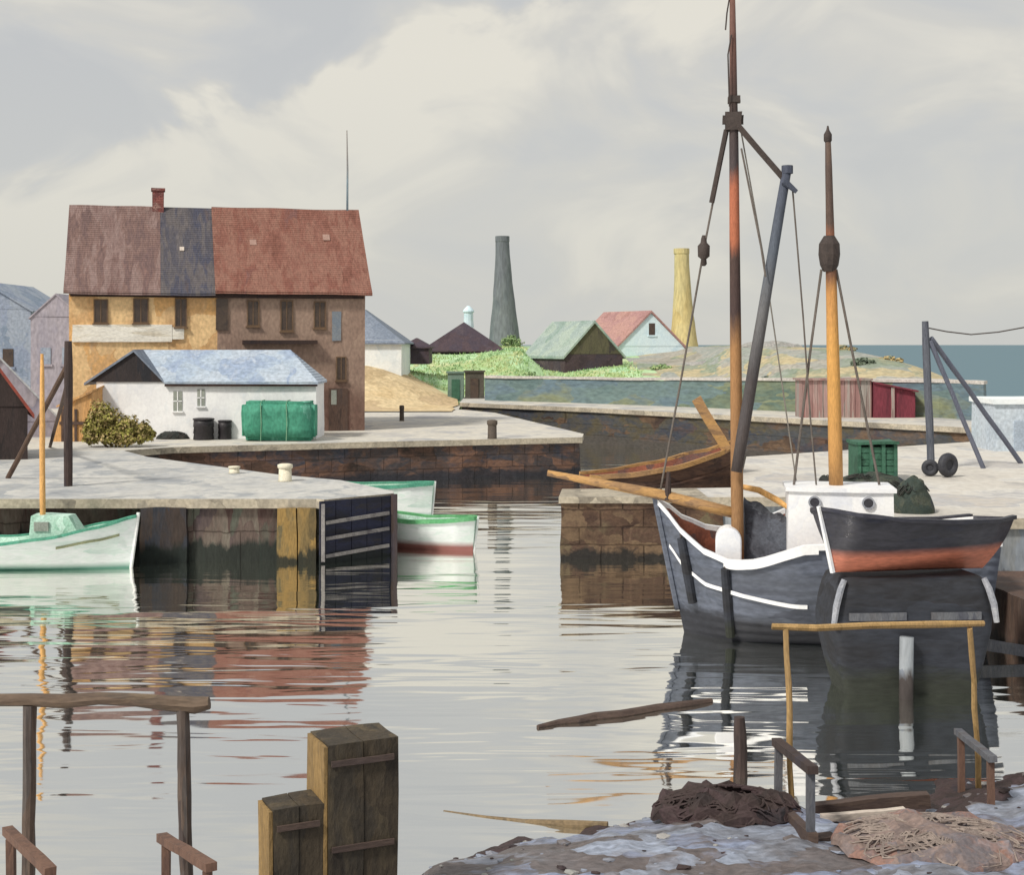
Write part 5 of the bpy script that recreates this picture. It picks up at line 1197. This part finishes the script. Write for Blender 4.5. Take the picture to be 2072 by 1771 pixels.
derrick('derrick', 'slate blue derrick with two sloping legs and a slack rope on the landing quay', 'derrick', foot, P(1872, 650, d), [(P(1882, 690, d), G(1990, 948), .075), (P(1884, 684, d + .1), G(2066, 938), .08)], .11, ('crane_slate', 'crane_blue'),
        rope=[P(1880, 664, d), P(1915, 671, d), P(1965, 677, d), P(2020, 672, d), P(2075, 662, d), P(2130, 640, d)])
d = 50.5
t = thing('boat_shed', 'pale blue grey shed at the right edge behind the derrick', 'shed', (X_(2060, d), d, 1.6))
mb = MB(); mb.box((X_(2012, d), d, 1.6), (X_(2230, d), d + 2.5, Z_(818, d))); mb.rough(4, .03).build('wall', 'pale_shed', t)
mb = MB(); mb.box((X_(2008, d), d - .12, Z_(818, d)), (X_(2235, d), d + 2.6, Z_(808, d))); mb.rough(2, .02).build('roof', 'white_far', t)
mb = MB(); mb.box((X_(2052, d), d - .05, 1.6), (X_(2092, d), d + .02, Z_(852, d))); mb.build('door', 'door_blue', t)
# ------------------------------------------------------------------ foreground
def goalpost(name, label, posts, beam, r, br, mats, d):
    t = thing(name, label, 'mooring frame', (sum(p[0].x for p in posts) / len(posts), d, 0))
    for a, b2 in posts:
        mb = MB(); mb.tube(wobble(a, b2, 7, .022), r, 9, .1); mb.build('post', mats[0], t)
    mb = MB(); mb.tube(beam, br, 9, .12); mb.build('cross_beam', mats[1], t)
d = 13.0
goalpost('mooring_gantry', 'dark brown pole frame with a thick cross beam, nearest at the left', [(P(54, 1850, d) , P(60, 1428, d)), (P(380, 1850, d), P(370, 1432, d)), (P(-240, 1850, d), P(-238, 1428, d))],
         [P(-300, 1405, d), P(-100, 1410, d), P(0, 1418, d), P(60, 1416, d), P(130, 1420, d), P(200, 1414, d), P(270, 1416, d), P(340, 1424, d), P(395, 1428, d), P(424, 1424, d)], .062, [.06, .065, .062, .058, .064, .058, .06, .075, .078, .06], ('frame_dark', 'beam_dark'), d)
d = 15.8
goalpost('mooring_gantry', 'thin ochre pole frame standing in the water before the pontoon', [(P(1604, 1660, d), P(1590, 1272, d)), (P(1984, 1640, d + 1.2), P(1962, 1272, d + .6))],
         [P(1562, 1268, d), P(1650, 1271, d), P(1760, 1266, d + .3), P(1880, 1264, d + .5), P(1990, 1262, d + .65)], .034, [.035, .042, .04, .042, .036], ('frame_ochre', 'frame_ochre'), d)

# squared piles
def pile(name, label, xl, xr, ytop, d, yaw, wd, dep):
    c = Vector((X_((xl + xr) / 2, d), d, 0)); zt = Z_(ytop, d)
    t = thing(name, label, 'pile', c, yaw, group='squared timber piles')
    mb = MB(); nb = 2
    for i in range(nb):
        x0 = -wd / 2 + wd * i / nb; mb.box((x0 + .004, -dep / 2 + .01 * i, -1.4), (x0 + wd / nb - .004, dep / 2, zt - .05 * i * 0))
    mb.rough(6, .018, 2.2); 
    mb.build('timber_body', 'pile_wood', t, local=True)
    mb = MB(); mb.box((-wd / 2 - .035, -dep / 2 + .015, -1.4), (-wd / 2 - .002, dep / 2 - .015, zt - .015)); mb.rough(5, .012, 2.5).build('lit_side', 'pile_ochre_lit', t, local=True)  # thin facing that colours the left face as lit
    for zz in (zt - .16, zt - .92):
        mb = MB(); mb.box((-wd / 2 + .03, -dep / 2 - .03, zz - .025), (wd / 2 - .05, -dep / 2 - .006, zz + .025)); mb.rough(2, .006, 4).build('iron_strap', 'plank_dark', t, local=True)
pile('mooring_pile', 'tall squared dark timber pile with its lit left side coloured ochre in the near water', 628, 806, 1486, 12.6, R(24), .66, .55)
pile('mooring_pile', 'shorter squared timber pile leaning on the tall one', 536, 650, 1620, 12.3, R(24), .46, .4)

# handrails
def handrail(label, far_top, near_top, far_foot, near_foot, mats, r=.045, kick=None, group='gangway handrails'):
    t = thing('handrail', label, 'handrail', near_foot, group=group)
    for a, b2 in ((far_foot, far_top), (near_foot, near_top)):
        mb = MB(); mb.bar(a, b2 + Vector((0, 0, .01)), r * 1.9, r * 1.9); mb.rough(3, .006, 5).build('post', mats[0], t)
    e = (near_top - far_top).normalized(); mb = MB(); mb.bar(far_top - e * .14 + Vector((0, 0, .05)), near_top + e * .1 + Vector((0, 0, .05)), r * 2.6, r * 1.9); mb.rough(3, .008, 5).build('top_rail', mats[1], t)
    if kick:
        mb = MB(); mb.bar(kick[0], kick[1], .1, .16); mb.rough(3, .01, 4).build('toe_board', mats[2], t)
handrail('slate handrail with two posts on the near shore before the ochre frame', P(1576, 1515, 15.7), P(1640, 1566, 14.2), P(1574, 1668, 15.7), P(1640, 1748, 14.2), ('rail_slate', 'post_dark', 'plank_dark'), .043, (P(1556, 1616, 15.9), P(1646, 1704, 14.1)))
handrail('brown handrail at the right edge beyond the rust brown heap', P(1944, 1494, 16.6), P(2004, 1542, 15.4), P(1946, 1640, 16.6), P(2006, 1680, 15.4), ('rail_rust', 'rail_slate'), .036)
handrail('rusty brown handrail right of the left pole frame, under its right post', P(336, 1712, 11.6), P(420, 1764, 10.6), P(336, 1960, 11.6), P(422, 2010, 10.6), ('rail_rust', 'rail_rust'), .034)
handrail('rusty brown handrail in the bottom left corner', P(22, 1700, 11.6), P(96, 1772, 10.6), P(24, 1960, 11.6), P(98, 2010, 10.6), ('rail_rust', 'rail_rust'), .034)

# near shore
EDGE = [(-30, 9.0), (-8, 10.5), (-2.5, 12.6), (-1.1, 14.0), (-.72, 14.75), (.08, 15.4), (1.2, 15.8), (2.05, 16.6), (3.07, 16.9), (3.6, 15.9), (4.6, 16.1), (5.4, 17.2), (6.6, 17.7), (9, 18.2), (30, 19)]
def edge_y(x):
    for (x0, y0), (x1, y1) in zip(EDGE, EDGE[1:]):
        if x0 <= x <= x1: return y0 + (y1 - y0) * (x - x0) / (x1 - x0)
    return 19
def shore_z(x, y):
    e = edge_y(x) + .25 * noise.noise((x * 1.3, y * .6, 3)); s = e - y + .7
    z = -.35 + .75 * ss(-1.2, 2.8, s) + .25 * ss(2.5, 9, s)
    return z + (.10 * noise.noise((x * 1.4, y * 1.4, 0)) + .05 * noise.noise((x * 4, y * 4, 2)) + .025 * noise.noise((x * 11, y * 11, 2))) * ss(-.6, .8, s)
xs = fr_(-6, 13, 260); mb = MB(); vs = []
ys = fr_(4, 11, 20)[:-1] + fr_(11, 19.5, 130)
for y in ys: vs.append([mb.bm.verts.new((x, y, shore_z(x, y))) for x in xs])
for i in range(len(ys) - 1):
    for j in range(len(xs) - 1):
        x, y = xs[j], ys[i]; z = vs[i][j].co.z
        f = mb.bm.faces.new([vs[i][j], vs[i][j + 1], vs[i + 1][j + 1], vs[i + 1][j]]); s = edge_y(x) - y + .5 * noise.noise((x * 1.1, y * 1.1, 7))
        f.material_index = 1 if z < .10 + .12 * noise.noise((x * .7, y * .7, 1)) or s < .3 + 1.3 * ss(3.2, 3.8, x) * (1 - ss(5.6, 6.2, x)) else 0
mb.build('shore', ['shore_mud', 'weed'], smooth=True, base=(0, 0, 0), kind='structure')
def on_shore(x, y):
    d = 16.0
    for _ in range(20):
        p = P(x, y, d); z = shore_z(p.x, d); d = (H - z) * F / (y - HY)
    p = P(x, y, d); return Vector((p.x, d, shore_z(p.x, d)))
mb = MB(); rp = random.Random(12)
for _ in range(500):
    x = rp.uniform(-2.2, 9); y = rp.uniform(11, edge_y(x) + .2); z = shore_z(x, y)
    if z < .03: continue
    r = .018 + .06 * rp.random() ** 3; q = rp.uniform(.5, 1)
    n0 = len(mb.bm.verts); bmesh.ops.create_icosphere(mb.bm, subdivisions=1, radius=r); mb.bm.verts.ensure_lookup_table()
    mi = rp.choice((0, 0, 1, 2))
    for v in mb.bm.verts[n0:]: v.co = Vector((v.co.x * (1 + .5 * q), v.co.y, v.co.z * .6)) + Vector((x, y, z)) + noise.noise_vector(v.co * 30 + Vector((x, y, 0))) * r * .4
    for v in mb.bm.verts[n0:]:
        for f in v.link_faces: f.material_index = mi
mb.build('pebbles', ['shore_mud', 'weed', 'rock'], base=(0, 14, 0), kind='stuff', label='scattered pebbles on the near shore', cat='pebbles')
heap('seaweed_heap', 'weed', on_shore(1470, 1655), .85, .5, .30, 'ragged black heap of seaweed on the water edge left of the slate handrail', 'seaweed', 31, ropes=60, amp=.6, noisef=4.0, rope_r=.012)
heap('net_heap', 'rust_heap', on_shore(1890, 1712), 1.05, .75, .19, 'low loose pinkish brown heap of old nets on the near shore at the right', 'net', 35, ropes=70, rope_mat='rope_tan', amp=.7, noisef=3.2, rope_r=.010)
p0, p1 = on_shore(1655, 1672), on_shore(1815, 1660)
mb = MB(); mb.bar(P(1640, 1640, 15.9) , P(1880, 1618, 15.9), .14, .16); mb.rough(3, .02, 3).build('plank', 'plank_dark', label='dark beam lying across the near shore above the pale plank', cat='plank')
mb = MB(); mb.bar(P(1662, 1656, 15.2), P(1830, 1642, 15.3), .08, .07); mb.rough(3, .01, 3).build('plank', 'plank_pale', label='pale plank lying in front of the dark beam on the near shore', cat='plank')
mb = MB(); mb.bar(P(1640, 1712, 14.3), P(1850, 1678, 14.9), .16, .18); mb.rough(3, .02, 3).build('plank', 'plank_dark', label='dark beam at the foot of the slate handrail running to the rust brown heap', cat='plank')
mb = MB(); mb.tube([P(898, 1644, 16.3), P(980, 1655, 16.1), P(1060, 1664, 15.95), P(1150, 1668, 15.8), P(1230, 1670, 15.7)], [.02, .026, .034, .045, .04], 8, .12)
mb.build('driftwood_pole', 'drift', label='driftwood pole jutting from the near shore into the water', cat='driftwood')

mb = MB(); a, b2 = G(1088, 1471, .02), G(1440, 1418, .02)  # dark tube added on the water as the bowsprit reflection
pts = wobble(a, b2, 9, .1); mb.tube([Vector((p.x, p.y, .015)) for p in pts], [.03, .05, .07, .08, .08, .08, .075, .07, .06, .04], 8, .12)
mb.build('bowsprit_reflection', 'plank_dark', label='long dark bar added on the open water as the bowsprit reflection, left of the ochre frame', cat='reflection')
mb = MB(); p = Vector((X_(1499, 17.6), 17.6, 0)); mb.tube(wobble(p + Vector((0, 0, -.5)), p + Vector((-.02, 0, Z_(1452, 17.6))), 6, .02), [.1, .1, .095, .09, .09, .085, .07], 9, .08)  # upright solid added in place of the main mast reflection
mb.build('mast_reflection', 'post_dark', label='dark upright added as the reflection of the tall mast, behind the seaweed heap', cat='post')
